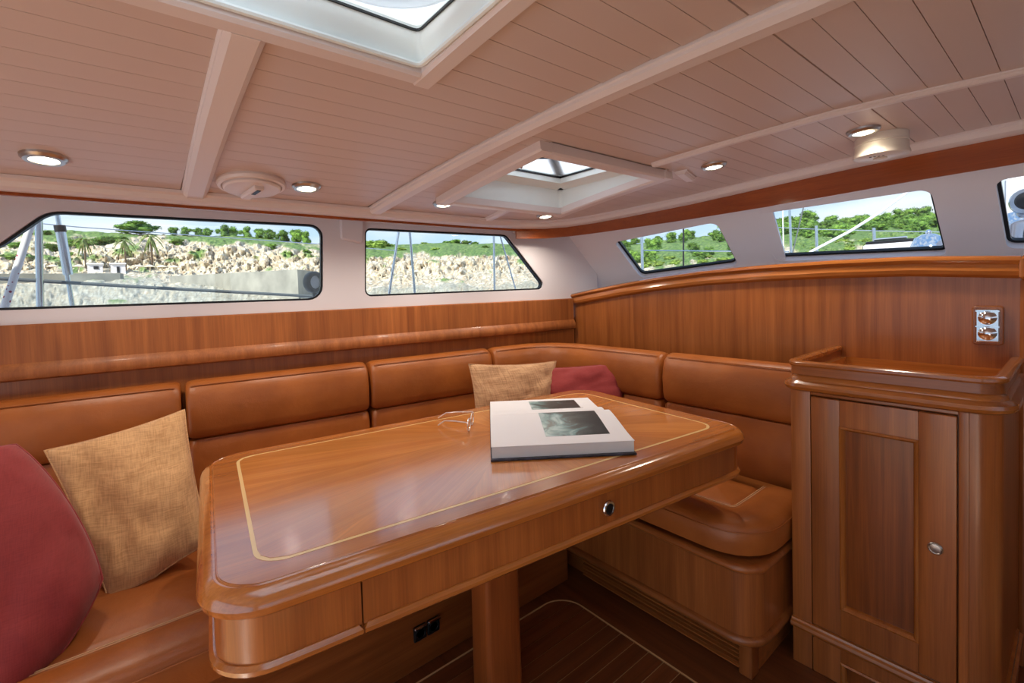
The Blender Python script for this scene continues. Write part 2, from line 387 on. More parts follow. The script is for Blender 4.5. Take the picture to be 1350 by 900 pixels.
def beam(name, pts, w0, w1, dep, parent=None):      # moulded deck beam following the camber; pts = (x, y)
    P = []
    for (xa, ya), (xb, yb) in zip(pts, pts[1:]):
        n = max(2, int(abs(yb-ya)/.06)+1)
        P += [(xa+(xb-xa)*i/n, ya+(yb-ya)*i/n) for i in range(n)]
    P.append(pts[-1])
    h = w0/2; g = w1/2
    prof = [(-h, .004), (-h, -.004), (-h+.004, -.007), (-h+.004, -dep*.6), (-g, -dep+.003), (-g+.004, -dep), (g-.004, -dep), (g, -dep+.003), (h-.004, -dep*.6), (h-.004, -.007), (h, -.004), (h, .004)]
    b = MB(); b.sweep([(x, y, cz(y)) for x, y in P], prof)
    return b.build(name, M['trimw'], parent)
NT = [0]
def trim(o):
    NT[0] += 1; o.name = 'trim_%d' % NT[0]; tag(o, kind='structure'); return o
trim(beam('trim', [(.190, 1.89), (.181, 1.3), (.176, .900)], .072, .050, .021))
trim(beam('trim', [(.815, 1.89), (.865, 1.25), (.89, .93), (.92, .6), (.945, .3), (.955, -.6), (.955, -1.9)], .064, .042, .024))
trim(beam('trim', [(1.535, 1.02), (1.60, .46), (1.69, .1), (1.73, -.3), (1.74, -1.9)], .034, .022, .014))
trim(beam('trim', [(1.395, 1.90), (1.385, 1.66)], .045, .030, .016))
trim(beam('trim', [(1.72, 1.02), (1.86, 1.06)], .05, .034, .016))
# ceiling edge mouldings, plan line of the cabin top
EDGE = [(-1.6, 1.885), (-.2, 1.885), (.7, 1.892), (1.35, 1.893), (1.60, 1.880), (1.76, 1.845), (1.87, 1.785), (1.965, 1.68), (2.06, 1.52), (2.13, 1.37), (2.18, 1.24), (2.225, 1.0), (2.25, .7), (2.262, .4), (2.268, .1), (2.27, -.5), (2.25, -1.2)]
b = MB(); b.sweep([(x, y, cz(y)) for x, y in EDGE], [(.036, .004), (.036, -.006), (.026, -.012), (.020, -.026), (.004, -.034), (-.028, -.034), (-.034, -.028), (-.034, .004)])
trim(b.build('trim', M['trimw']))
M['band'] = wood('varnished_band_wood', (150, 70, 22), (178, 92, 34), 1)
b = MB(); EB = EDGE[4:]; vs = []; fs = []
for i, (x, y) in enumerate(EB):
    a = V(EB[max(0, i-1)]); c = V(EB[min(len(EB)-1, i+1)]); t = (c-a).normalized(); o = V((-t.y, t.x)); hb = .055+.042*min(1, max(0, (1.75-y)/1.0)); z = cz(y)
    for w_, dz in ((.027, -.028), (.024, -hb-.030), (.034, -hb-.030), (.038, -.028)): vs.append((x+o.x*w_, y+o.y*w_, z+dz))
    if i: fs += [(4*i-4+k, 4*i-4+(k+1) % 4, 4*i+(k+1) % 4, 4*i+k) for k in range(4)]
b.add(vs, fs+[(0, 1, 2, 3), tuple(4*len(EB)-4+k for k in (3, 2, 1, 0))])
trim(b.build('trim', M['band']))
b = MB(); b.sweep([(x, y, cz(y)) for x, y in EDGE[:6]], [(-.026, -.030), (-.020, -.044), (-.034, -.044), (-.040, -.030)])
trim(b.build('trim', M['band']))
b = MB(); b.sweep([(x, y, cz(y)) for x, y in EDGE[4:]], [(-.062, -.050), (-.075, -.050), (-.075, .19), (-.062, .19)])
trim(b.build('trim', M['white']))

# ---- hatches
def hatch(name, h, depth, ledge, fw, label, fdep):
    x0, x1, y0, y1 = h; c = ((x0+x1)/2, (y0+y1)/2)
    rt = empty(name, (c[0], c[1], cz(c[1])), label, 'hatch')
    for k, (xa, ya, xb, yb) in enumerate(((x0, y0, x0, y1), (x1, y0, x1, y1), (x0, y0, x1, y0), (x0, y1, x1, y1))):
        if xa == xb:
            s = -1 if xa == x0 else 1; pts = [(xa+s*fw/2, ya-fw), (xa+s*fw/2, yb+fw)]
        else:
            s = -1 if ya == y0 else 1; pts = [(xa, ya+s*fw/2), (xb, yb+s*fw/2)]
        P = [(pts[0][0]+(pts[1][0]-pts[0][0])*i/10, pts[0][1]+(pts[1][1]-pts[0][1])*i/10) for i in range(11)]
        b = MB(); q = fw/2; b.sweep([(x, y, cz(y)) for x, y in P], [(-q, .004), (-q, -fdep+.006), (-q+.006, -fdep), (q-.006, -fdep), (q, -fdep+.006), (q, .004)])
        b.build('frame_side', M['trimw'], rt)
    zt = cz(c[1])+depth; n = 10; o1 = rpoly([(x0, y0), (x1, y0), (x1, y1), (x0, y1)], .02, 3)
    b = MB(); m = len(o1); vs = []; fs = []
    rows = [(-.002, None, 0), (-.002, zt-.03, 0), (ledge, zt-.015, 0), (ledge, zt+.03, 0)]
    for ins, z, _ in rows:
        for p in offset(o1, ins): vs.append((p[0], p[1], (cz(p[1])+.001) if z is None else z))
    for r0 in range(len(rows)-1):
        for i in range(m): fs.append((r0*m+i, r0*m+(i+1) % m, (r0+1)*m+(i+1) % m, (r0+1)*m+i))
    b.add(vs, fs); b.build('shaft_lining', M['shaft'], rt)
    oi = offset(o1, ledge-.002); b = MB(); b.slab(oi, [(0, zt+.022), (0, zt+.03)]); b.build('acrylic_pane', M['acrylic'], rt)
    return rt, zt, offset(o1, ledge)
rt1, zt1, oi1 = hatch('roof_hatch', H1, .028, .006, .045, 'large square roof hatch with white frame and frosted pane', .020)
b = MB(); b.sweep([(p[0], p[1], cz(p[1])-.004) for p in offset(rpoly([(H1[0], H1[2]), (H1[1], H1[2]), (H1[1], H1[3]), (H1[0], H1[3])], .02, 3), .005)], [(.006*math.cos(k*math.pi/4), .006*math.sin(k*math.pi/4)) for k in range(8)], closed=True)
b.build('edge_bead', M['shaft'], rt1)
b = MB(); b.sweep([(p[0], p[1], zt1+.012) for p in offset(oi1, .003)], [(-.002, -.002), (.002, -.002), (.002, .002), (-.002, .002)], closed=True); b.build('gasket', M['blackpl'], rt1)
rp_ = onz(513, 14, zt1+.004); rd_ = V((rp_.x, rp_.y, 0)).normalized()*.14; b = MB(); b.lathe((rp_.x-rd_.x, rp_.y-rd_.y, zt1+.004), [(.02, .018), (.12, .018), (.135, .012), (.14, .004), (.128, .0), (.118, .006), (.02, .008)], 40); b.build('round_vent_ring', M['acrylic'], rt1)
rt2, zt2, oi2 = hatch('roof_hatch', H2, .085, .06, .052, 'smaller roof hatch with deep white shaft above the settee corner', .03)
b = MB(); b.sweep([(p[0], p[1], zt2+.012) for p in offset(oi2, .006)], [(-.006, -.004), (.006, -.004), (.006, .004), (-.006, .004)], closed=True); b.build('gasket', M['black'], rt2)
hc = onpl(712, 222, (0, 0, zt2), (0, 0, 1))
b = MB(); b.tube([(1.14, 1.22, zt2+.008), (1.17, 1.33, zt2-.004), (1.19, 1.42, zt2+.002)], .008); b.tube([(1.19, 1.42, zt2), (1.25, 1.44, zt2-.012), (1.27, 1.47, zt2+.01)], .007); b.build('stay_arm', M['steel'], rt2)

# ---- port side wall with two windows
ZB, ZT = 1.10, 1.66
TW = frame_of(WN*2.14, WT, (0, 0, 1))            # local x along the wall, y up
def wl(px, py): p = onpl(px, py, WN*2.12, WN); return (p.dot(WT), p.z)
def polyw(pts, r): return rpoly([wl(*p) for p in pts], r, 5)
HA = polyw([(-120, 413), (-120, 375), (0, 320), (62, 277), (426, 296), (426, 395)], [.02, .02, .12, .09, .05, .06])
HB = polyw([(481, 300), (668, 309), (723, 381), (481, 391)], [.03, .05, .03, .03])
wl_o = holed('wall_left', [(-1.9, ZB), (2.02, ZB), (2.02, ZT), (-1.9, ZT)], [HA, HB], .04, TW, M['white']); tag(wl_o, kind='structure')
def window(k, hole, T, gl_z, gw=.007, deep=.012):
    b = MB(T); m = [V((p[0], p[1], 0)) for p in offset(hole, .001)]
    b.sweep([(p.x, p.y, gl_z) for p in m], [(-gw*.1, -deep), (gw, -deep), (gw, deep), (-gw*.1, deep)] if sum(hole[i-1][0]*hole[i][1]-hole[i][0]*hole[i-1][1] for i in range(len(hole))) < 0 else [(.1*gw, -deep), (-gw, -deep), (-gw, deep), (.1*gw, deep)], closed=True)
    root = b.build('window_%d' % k, M['black']); tag(root, kind='structure')
    b = MB(T); b.slab(offset(hole, .002), [(0, gl_z-.002), (0, gl_z+.002)]); b.build('glass_pane', M['glass'], root)
    return root
window(1, HA, TW, .0); window(2, HB, TW, .0)
b = MB(TW)
q0 = wl(447, 289); q1 = wl(479, 322)
b.slab(rpoly([(q0[0], q1[1]+.02), (q1[0]-.005, q1[1]), (q1[0]+.005, q0[1]+.1), (q0[0], q0[1]+.1)], .012, 3), [(0, .02), (0, .036), (.006, .042)] if TW.to_3x3().col[2].dot(WN) < 0 else [(0, -.02), (0, -.036), (.006, -.042)])
b.build('pillar_cover', M['white'], wl_o)
# wood panelling below the side windows: recessed back panel and rolled lip
def wsweep(name, prof, x0, x1, mat, parent):          # prof in (D, z)
    b = MB(); a = wall_pt(x0, 2.0, 0); c = wall_pt(x1, 2.0, 0)
    b.sweep([a, c], [(2.0-d, z) for d, z in prof]); return b.build(name, mat, parent)
wsweep('back_panel', [(2.125, .3), (2.125, 1.02), (2.16, 1.02), (2.16, .3)], -1.7, 2.03, M['wood_z'], wl_o)
wsweep('rolled_wood_lip', [(2.150, 1.134), (2.098, 1.134), (2.094, 1.130), (2.094, 1.012), (2.086, 1.002), (2.079, .988), (2.078, .974), (2.083, .962), (2.095, .956), (2.15, .956)], -1.7, 2.005, wood('satin_lip_wood', CH_D, CH_L, 2, .5, .05), wl_o)
# ---- bulkhead with arched top and moulding on the forward side
XB = 2.05
ARCH = [(1.93, 1.158), (1.8, 1.178), (1.6, 1.206), (1.35, 1.236), (1.1, 1.256), (.85, 1.266), (.6, 1.270), (.37, 1.268), (.118, 1.252)]
b = MB(); n = len(ARCH); vs = []
for x in (XB, XB+.03):
    vs += [(x, y, .0) for y, z in ARCH] + [(x, y, z-.03) for y, z in ARCH]
fs = []
for i in range(n-1): fs += [(i, i+1, n+i+1, n+i), (2*n+i, 3*n+i, 3*n+i+1, 2*n+i+1), (n+i, n+i+1, 3*n+i+1, 3*n+i), (i, 2*n+i, 2*n+i+1, i+1)]
fs += [(0, n, 3*n, 2*n), (n-1, 3*n-1, 4*n-1, 2*n-1)]
b.add(vs, fs); bulk = tag(b.build('wall_front', M['wood_z']), kind='structure')
b = MB(); b.sweep([(XB, y, z) for y, z in ARCH], [(-.006, 0), (.020, 0), (.030, -.006), (.032, -.014), (.026, -.022), (.020, -.026), (.022, -.036), (.026, -.046), (.022, -.058), (.010, -.066), (-.006, -.068)] if True else [])
b.build('moulded_cap_rail', M['gold_y'], bulk)
b = MB(); b.bbox((XB-.034, .098, 1.178), (XB+.05, .124, 1.254), .012); b.build('cap_rail_end', M['gold_z'], bulk)
b = MB(); b.bbox((XB-.004, .100, .0), (XB+.06, .124, 1.19), .011); b.build('corner_post', M['wood_z'], bulk)
b = MB(); b.box((XB+.03, -2.1, 1.10), (2.75, 1.97, 1.14)); tag(b.build('dashboard_shelf', M['white'], bulk))
b = MB(); b.box((2.55, -2.1, 0), (2.6, .9, 1.1)); b.build('passage_panel', M['wood_z'], bulk)
# ---- raked windscreen, two facets
A = V((2.03, 1.90, 1.53)); B = B1 = V((2.345, .995, 1.60)); C3 = V((2.38, -.3, 1.60)); RK = V((.24, .02, -.27))
def facet(name, P, Q, holes_px, ks, ext0, ext1):
    nrm = (Q-P).cross(RK).normalized()
    ux = V((Q-P)); ux = ux.normalized(); uy = -RK; uy = (uy - ux*uy.dot(ux)).normalized()
    T = frame_of(P, ux, uy); Ti = T.inverted()
    holes = []
    for pts, r in holes_px:
        q = [Ti @ onpl(*p, P, nrm) for p in pts]; holes.append(rpoly([(p.x, p.y) for p in q], r, 5))
    Ln = (Q-P).length; sh = (Ti @ (P+RK)).x/(-(Ti @ (P+RK)).y)
    o = holed(name, [(-ext0+.66*sh, -.66), (Ln+ext1+.66*sh, -.66), (Ln+ext1-.02*sh, .02), (-ext0-.02*sh, .02)], holes, .05, T, M['white'])
    tag(o, kind='structure')
    toward = 1 if (T.to_3x3().col[2]).dot(CAM-P) > 0 else -1
    for k, h in zip(ks, holes): window(k, h, T, -toward*.017, .010, .008)
    return T
facet('wall_windscreen_port', A, B1, [([(811, 316), (945, 289), (974, 346), (846, 363)], [.02, .05, .03, .04])], [3], .35, .05)
facet('wall_windscreen_center', B, C3, [([(990, 280), (1228, 244), (1249, 331), (1026, 340)], [.02, .04, .02, .03]), ([(1312, 233), (1480, 205), (1500, 320), (1328, 322)], [.03, .04, .03, .03])], [4, 5], .03, 1.5)
# ---- unseen half of the cabin: starboard wall with windows, aft bulkhead with open doorway
T = frame_of((0, -2.1, 0), (1, 0, 0), (0, 0, 1))
hs = [rpoly([(-1.4, 1.12), (-.1, 1.12), (-.1, 1.52), (-1.4, 1.52)], .05), rpoly([(.05, 1.12), (1.7, 1.12), (1.4, 1.52), (.05, 1.52)], .05)]  # assumed windows, made large to bring in more daylight
tag(holed('wall_right', [(-1.75, 0), (2.7, 0), (2.7, 1.84), (-1.75, 1.84)], hs, .04, T, M['white']), kind='structure')
T = frame_of((-1.72, 0, 0), (0, 1, 0), (0, 0, 1))
hs = [[(-1.7, .35), (-1.5, .02), (1.2, .02), (1.4, .6), (1.4, 1.52), (-1.7, 1.52)]]  # assumed doorway, opened wide to lift the cabin light
tag(holed('wall_back', [(-2.2, 0), (2.3, 0), (2.3, 1.84), (-2.2, 1.84)], hs, .04, T, M['white']), kind='structure')
b = MB(); b.box((-1.7, -2.05, .0), (1.2, -1.5, .42)); b.build('starboard_bench', M['wood_x'], floor)

# ================================================================== SETTEE
LEA = M['leather']
b = MB(); b.bbox((-1.2, 1.335, 0), (1.35, 1.95, .362), .006)
sb = tag(b.build('settee_base', M['wood_x']), 'long dark wood settee base running under the side windows', 'settee base')
b = MB(); b.sweep([(-1.2, 1.335, .352), (1.35, 1.335, .352)], [(0, -.012), (.010, -.009), (.014, 0), (.010, .009), (0, .012)]); b.build('edge_moulding', M['wood_x'], sb)
# short run beside the cabinet
rb_ = empty('settee_base', (1.7, 1.0, 0), 'short wood settee base with louvred plinth beside the cabinet', 'settee base')
oR = rpoly([(1.372, .602), (2.03, .602), (2.03, 1.85), (1.372, 1.85)], [.075, .005, .005, .005], 8)
b = MB(); b.slab(oR, [(0, .130), (0, .340)]); b.build('body', M['wood_z'], rb_)
def hr(z, h, w): return [(0, z-h/2)]+[(-w*math.cos(R(-90+30*k)), z+h/2*math.sin(R(-90+30*k))) for k in range(7)]+[(0, z+h/2)]
b = MB(); b.slab(oR, hr(.126, .030, .014)); b.build('lower_moulding', M['wood_y'], rb_)
b = MB(); b.slab(oR, hr(.346, .026, .014)); b.build('upper_moulding', M['wood_y'], rb_)
b = MB(); b.slab(rpoly([(1.43, .63), (2.03, .63), (2.03, 1.85), (1.43, 1.85)], [.01]*4, 2), [(0, 0), (0, .115)]); b.build('plinth', M['wood_y'], rb_)
b = MB(); b.bbox((1.40, .625, 0), (1.45, .665, .114), .004); b.build('plinth_post', M['wood_z'], rb_)
for k in range(7):
    z = .018+k*.0138; b = MB()
    b.add([(1.40, .665, z), (1.40, 1.3, z), (1.420, 1.3, z+.008), (1.420, .665, z+.008), (1.40, .665, z+.004), (1.40, 1.3, z+.004), (1.420, 1.3, z+.012), (1.420, .665, z+.012)],
          [(0, 3, 2, 1), (4, 5, 6, 7), (0, 1, 5, 4), (1, 2, 6, 5), (2, 3, 7, 6), (3, 0, 4, 7)])
    b.build('louvre_slat', M['wood_y'], rb_, smooth=0)
def roundbox(prof_pts, z0, z1, r): return [(r*(1-math.sin(R(90*k/4))), z0+r*(1-math.cos(R(90*k/4)))) for k in range(5)]+[(r*(1-math.cos(R(90*k/4))), z1-r+r*math.sin(R(90*k/4))) for k in range(5)]
def pad(b, outl, z0, z1, r, dome=.012):
    p = roundbox(None, z0, z1, r); p += [(r+.03, z1+dome*.6), (r+.06, z1+dome)]
    xs = [q[0] for q in outl]; ys_ = [q[1] for q in outl]; cx_, cy_ = (min(xs)+max(xs))/2, (min(ys_)+max(ys_))/2
    hx, hy = (max(xs)-min(xs))/2, (max(ys_)-min(ys_))/2; n = len(outl); vs = []; fs = []
    for ins, z in p:
        for q in outl: vs.append((cx_+(q[0]-cx_)*(1-ins/hx), cy_+(q[1]-cy_)*(1-ins/hy), z))
    for k in range(len(p)-1):
        for i in range(n): j = (i+1) % n; fs.append((k*n+i, k*n+j, (k+1)*n+j, (k+1)*n+i))
    fs.append(tuple(reversed(range(n)))); fs.append(tuple((len(p)-1)*n+i for i in range(n))); b.add(vs, fs)
# seat cushions: rolled front border (bolster) and inner panel
BOL = [(-.062, -.098), (-.07, -.06), (-.07, -.022), (-.060, -.006), (-.035, .002), (0, .006), (.04, .004), (.062, -.006), (.072, -.022), (.074, -.06), (.068, -.096)]
def seat(name, label, path, panel, extra=()):
    c = panel[0]; rt = empty(name, (c[0], c[1], .37), label, 'cushion')
    b = MB(); b.sweep(path, BOL); bo = b.build('rolled_front_border', LEA, rt, 60)
    b = MB(); b.sweep(path, [(.074+.0022*math.cos(R(45*k)), -.024+.0022*math.sin(R(45*k))) for k in range(8)]); b.build('seam', M['piping'], bo)
    for s in (-.0655, -.0585):
        b = MB(); b.sweep(path, [(s-.0008, -.012), (s+.0008, -.012), (s+.0008, -.0042), (s-.0008, -.0042)]); b.build('stitching', M['seam'], bo)
    b = MB(); pad(b, rpoly(panel, .02, 4), .372, .462, .03, .012); b.build('seat_panel', LEA, rt, 60)
    for q in extra:
        b = MB(); pad(b, rpoly(q, .02, 4), .372, .460, .03, .010); b.build('seat_panel', LEA, rt, 60)
    return rt
def cpath(pts, r, z, seg=8):
    out = [V((pts[0][0], pts[0][1], z))]
    for i in range(1, len(pts)-1):
        p = V(pts[i]); a = V(pts[i-1]); c = V(pts[i+1]); u = (a-p).normalized(); w = (c-p).normalized()
        for k in range(seg+1):
            t = k/seg; q = (p+u*r)*(1-t)**2+p*2*t*(1-t)+(p+w*r)*t*t; out.append(V((q.x, q.y, z)))
    out.append(V((pts[-1][0], pts[-1][1], z))); return out
seat('seat_cushion', 'tan leather seat cushion under the red and beige pillows left of the table', [(-.95, 1.255, .472), (.135, 1.255, .472)], [(-.95, 1.325), (.135, 1.325), (.135, 1.985), (-.95, 1.985)])
seat('seat_cushion', 'long tan leather seat cushion behind the table under the side windows', [(.145, 1.255, .472), (1.22, 1.255, .472)], [(.145, 1.325), (1.36, 1.325), (1.36, 1.86), (.145, 1.965)], [[(1.37, 1.325), (1.74, 1.325), (1.74, 1.76), (1.37, 1.84)]])
seat('seat_cushion', 'tan leather seat cushion with rounded end beside the wooden cabinet', cpath([(1.432, 1.30), (1.432, .658), (1.735, .658)], .10, .472), [(1.50, .727), (1.735, .727), (1.735, 1.31), (1.50, 1.31)])
# back cushions
def backprof(t, z0, z1, lean):            # a toward room (+), b = height; origin at wall face
    return [(0, z0), (t*.86, z0), (t*.96, z0+.012), (t, z0+.035), (t+.004, (z0+z1)/2), (t-.002, z1-.055), (t-.014, z1-.022), (t-.036, z1-.004), (t-.062, z1+.002), (.03, z1-.004), (.006, z1-.014), (0, z1-.03)]
def back(label, path, name='back_cushion'):
    p0 = V(path[0]); rt = empty(name, (p0.x, p0.y, .47), label, 'cushion', None)
    # resample and shrink the ends so the upholstery looks stuffed
    P = [V(p) for p in path]; Q = []
    a = (P[1]-P[0]).normalized(); c = (P[-1]-P[-2]).normalized()
    ends = [(.0, .90), (.006, .955), (.016, .985), (.035, 1.0)]
    for d, s in ends: Q.append((P[0]+a*d, s))
    for p in P[1:-1]: Q.append((p, 1.0))
    for d, s in reversed(ends): Q.append((P[-1]-c*d, s))
    def sw(prof, zc):
        b = MB(); n = len(Q); m = len(prof); vs = []; fs = []
        for i, (p, s) in enumerate(Q):
            t0 = (Q[i][0]-Q[i-1][0]).normalized() if i else None; t1 = (Q[i+1][0]-Q[i][0]).normalized() if i < n-1 else None
            t = ((t0 or t1)+(t1 or t0)).normalized(); side = t.cross(V((0, 0, 1))).normalized(); mit = 1/max(.6, t.dot(t1 or t0))
            for x, z in prof: vs.append(p+side*(x*mit*(1 if s == 1 else s))+V((0, 0, zc+(z-zc)*s)))
        for i in range(n-1):
            for k in range(m): fs.append((i*m+k, i*m+(k+1) % m, (i+1)*m+(k+1) % m, (i+1)*m+k))
        fs.append(tuple(reversed(range(m)))); fs.append(tuple((n-1)*m+k for k in range(m))); b.add(vs, fs); return b
    sw(backprof(.112, .70, .903, 0), .80).build('upper_roll', LEA, rt, 60)
    sw([(0, .468), (.095, .468), (.103, .50), (.106, .58), (.104, .66), (.095, .694), (.07, .70), (0, .70)], .58).build('lower_panel', LEA, rt, 60)
    b = MB(); b.sweep([p for p, s in Q][2:-2], [(.094+.0022*math.cos(R(60*k)), .890+.0022*math.sin(R(60*k))) for k in range(6)]); b.build('seam', M['piping'], rt)
DBK = 2.112
def wp(x): p = wall_pt(x, DBK, 0); return (p.x, p.y, 0)
XR = 1.862
back('tan leather back cushion behind the large red and beige pillows', [wp(-.95), wp(-.4), wp(.142)])
back('tan leather back cushion between the beige pillow and the window pillar', [wp(.156), wp(.45), wp(.795)])
back('tan leather back cushion behind the small beige pillow', [wp(.807), wp(1.1), wp(1.408)])
pc0 = V(wp(1.422)); pcc = V((XR, wall_pt(XR, DBK, 0).y, 0)); pts = [pc0]
pa = pcc+(pc0-pcc).normalized()*.30; pb = pcc+V((0, -1, 0))*.34
for k in range(11):
    t = k/10; pts.append(pa*(1-t)**2+pcc*2*t*(1-t)+pb*t*t)
pts.append(V((XR, 1.158, 0)))
back('curved tan leather back cushion in the settee corner', pts)
back('tan leather back cushion against the bulkhead beside the cabinet', [(XR, 1.144, 0), (XR, .9, 0), (XR, .603, 0)])
b = MB(); b.sweep([(x, y, 0) for x, y in [(1.9, 1.75), (1.9, 1.2), (1.9, .603)]], [(0, .47), (.02, .47), (.02, .868), (0, .868)]); b.build('backrest_support', M['wood_z'], rb_)

# ================================================================== TABLE
TA = R(-6.3); TCN = V((.817, 1.119, 0)); TU = V((math.cos(TA), math.sin(TA), 0)); TV = V((-math.sin(TA), math.cos(TA), 0))
TT = Matrix(((TU.x, TV.x, 0, TCN.x), (TU.y, TV.y, 0, TCN.y), (0, 0, 1, 0), (0, 0, 0, 1)))
tb = empty('saloon_table', (TCN.x, TCN.y, 0), 'varnished cherry saloon table with inlaid top and single pedestal', 'table')
LX, LY = .720, .395
OT = rpoly([(-LX, -LY), (LX, -LY), (LX, LY), (-LX, LY)], [.10, .085, .11, .11], 9)
b = MB(TT); b.slab(OT, [(.03, .700), (.010, .702), (0, .710), (-.004, .722), (0, .735), (.008, .743), (.018, .7475), (.020, .7455), (.023, .7455), (.025, .7475), (.030, .748)]); b.build('moulded_edge', M['table_edge'], tb, 30)
IX, IY = .640, .320
OI = rpoly([(-IX, -IY), (IX, -IY), (IX, IY), (-IX, IY)], [.055, .055, .06, .045], 7)
OB = offset(OT, .026)
def ring(name, o1, o2, z, mat):
    # both outlines resampled by angle
    N = 120
    def res(o):
        out = []
        for k in range(N):
            t = 2*math.pi*k/N; d = V((math.cos(t), math.sin(t))); best = None
            for i in range(len(o)):
                a = V(o[i-1]); c = V(o[i]); e_ = c-a; den = d.x*e_.y-d.y*e_.x
                if abs(den) < 1e-12: continue
                s = (a.x*e_.y-a.y*e_.x)/den; u = (a.x*d.y-a.y*d.x)/den
                if s > 0 and -1e-6 <= u <= 1+1e-6: best = s if best is None else max(best, s)
            out.append(d*best)
        return out
    r1 = res(o1); r2 = res(o2); b = MB(TT)
    b.add([(p.x, p.y, z) for p in r1]+[(p.x, p.y, z) for p in r2], [(k, (k+1) % N, N+(k+1) % N, N+k) for k in range(N)])
    return b.build(name, mat, tb)
b = MB(TT); b.slab(OB, [(0, .735), (0, .7482), (.0005, .7486)]); b.build('border_band', M['table_border'], tb)
b = MB(TT); b.slab(OI, [(0, .745), (0, .7491)]); b.build('inlay_line', M['inlay'], tb)
OF = offset(OI, .0075)
# sunburst veneers, each wedge with its grain along its own radius
N = len(OF); wedge_angles = [0, 17, 30, 48, 72, 90, 108, 132, 150, 163, 180, 197, 210, 228, 252, 270, 288, 312, 330, 343]
ctr = V((.10, .06))
def hit(ang):
    d = V((math.cos(R(ang)), math.sin(R(ang)))); best = None
    for i in range(N):
        a = V(OF[i-1])-ctr; c = V(OF[i])-ctr; e_ = c-a; den = d.x*e_.y-d.y*e_.x
        if abs(den) < 1e-12: continue
        s = (a.x*e_.y-a.y*e_.x)/den; u = (a.x*d.y-a.y*d.x)/den
        if s > 0 and -1e-6 <= u <= 1+1e-6: best = s if best is None else max(best, s)
    return ctr+d*best
for k, a0 in enumerate(wedge_angles):
    a1 = wedge_angles[(k+1) % len(wedge_angles)]+(360 if k == len(wedge_angles)-1 else 0)
    P = [ctr]+[hit(a0+(a1-a0)*j/8) for j in range(9)]
    mid = R((a0+a1)/2)
    Rm = Matrix.Rotation(-mid, 2)
    b = MB(); q = [Rm @ (p-ctr) for p in P]; b.add([(p.x, p.y, 0) for p in q]+[(p.x, p.y, .0008) for p in q], [tuple(reversed(range(10))), tuple(range(10, 20))]+[(i, (i+1) % 10, 10+(i+1) % 10, 10+i) for i in range(10)])
    wo_ = b.build('veneer_wedge', M['veneer'], None, smooth=0); wo_.parent = tb
    cw = TU*ctr.x+TV*ctr.y
    wo_.location = (cw.x, cw.y, .7488); wo_.rotation_euler = (0, 0, TA+mid)
OA = offset(OT, .018)
def clipx(o, x, sgn):                    # keep the side of a convex outline where sgn*(px-x) > 0
    out = []
    for k in range(len(o)):
        a, c = o[k-1], o[k]; da, dc = sgn*(a[0]-x), sgn*(c[0]-x)
        if da*dc < 0: t = da/(da-dc); out.append((x, a[1]+(c[1]-a[1])*t))
        if dc >= 0: out.append(tuple(c))
    return out
for xs_, sg_ in ((-.4825, 1), (-.4855, -1)):
    b = MB(TT); b.slab(clipx(OA, xs_, sg_), [(0, .622), (0, .705)]); q = b.build('apron', M['apron'], tb)
    if sg_ > 0: ap = q
    b = MB(TT); b.slab(clipx(OA, xs_+sg_*.009, sg_), [(.01, .605), (-.004, .606), (-.009, .611), (-.009, .618), (-.003, .624), (.004, .625)]); b.build('lower_bead', M['table_edge'], tb)
b = MB(TT); b.lathe((.107, -LY+.016, .661), [(.010, .0), (.017, .0), (.019, .003), (.017, .006), (.013, .006), (.012, .003), (.003, .002)], 24, axis='y'); lk = b.build('push_lock_ring', M['chrome'], ap)
b = MB(TT); b.lathe((.107, -LY+.0145, .661), [(.012, 0), (.012, .003), (.008, .004)], 20, axis='y'); b.build('push_button', M['blackpl'], lk)
b = MB(TT); b.slab(rpoly([(-.06, -.055), (.06, -.055), (.06, .055), (-.06, .055)], .018, 4), [(.0, 0), (0, .02), (.004, .58), (0, .61)]); b.build('pedestal', wood('pedestal_wood', (136, 68, 28), (172, 96, 44), 2), tb)
b = MB(TT); b.slab(rpoly([(-.3, -.2), (.3, -.2), (.3, .2), (-.3, .2)], .03, 3), [(0, .59), (0, .625)]); b.build('underframe', M['wood_x'], tb)

# ================================================================== CABINET
XC = 1.58
cab = empty('cabinet', (1.8, .35, 0), 'tall narrow wooden cabinet with panelled door beside the settee', 'cabinet')
b = MB(); b.slab(rpoly([(XC+.018, .122), (XB, .122), (XB, .577), (XC+.018, .577)], [.03, .002, .002, .01], 6), [(0, 0), (0, .868)]); b.build('carcass', M['wood_z'], cab)
def front(name, y0, y1, z0, z1, mat, x=XC, th=.02, r=.0025, parent=cab):
    b = MB(); b.bbox((x, y0, z0), (x+th, y1, z1), r); return b.build(name, mat, parent)
front('stile', .523, .577, 0, .868, M['wood_z'])
front('stile', .176, .1955, 0, .868, M['wood_z'])
front('top_rail', .1955, .523, .853, .868, M['wood_y'])
front('bottom_rail', .1955, .523, .117, .147, M['wood_y'])
b = MB(); b.slab([(XC, .176)]+[(XC+.055-.055*math.cos(R(t)), .176-.055*math.sin(R(t))) for t in range(0, 91, 10)]+[(XB, .121), (XB, .128), (XC+.055, .128), (XC+.02, .150), (XC+.02, .176)], [(0, 0), (0, .868)]); b.build('rounded_corner_side', M['wood_z'], cab, 40)
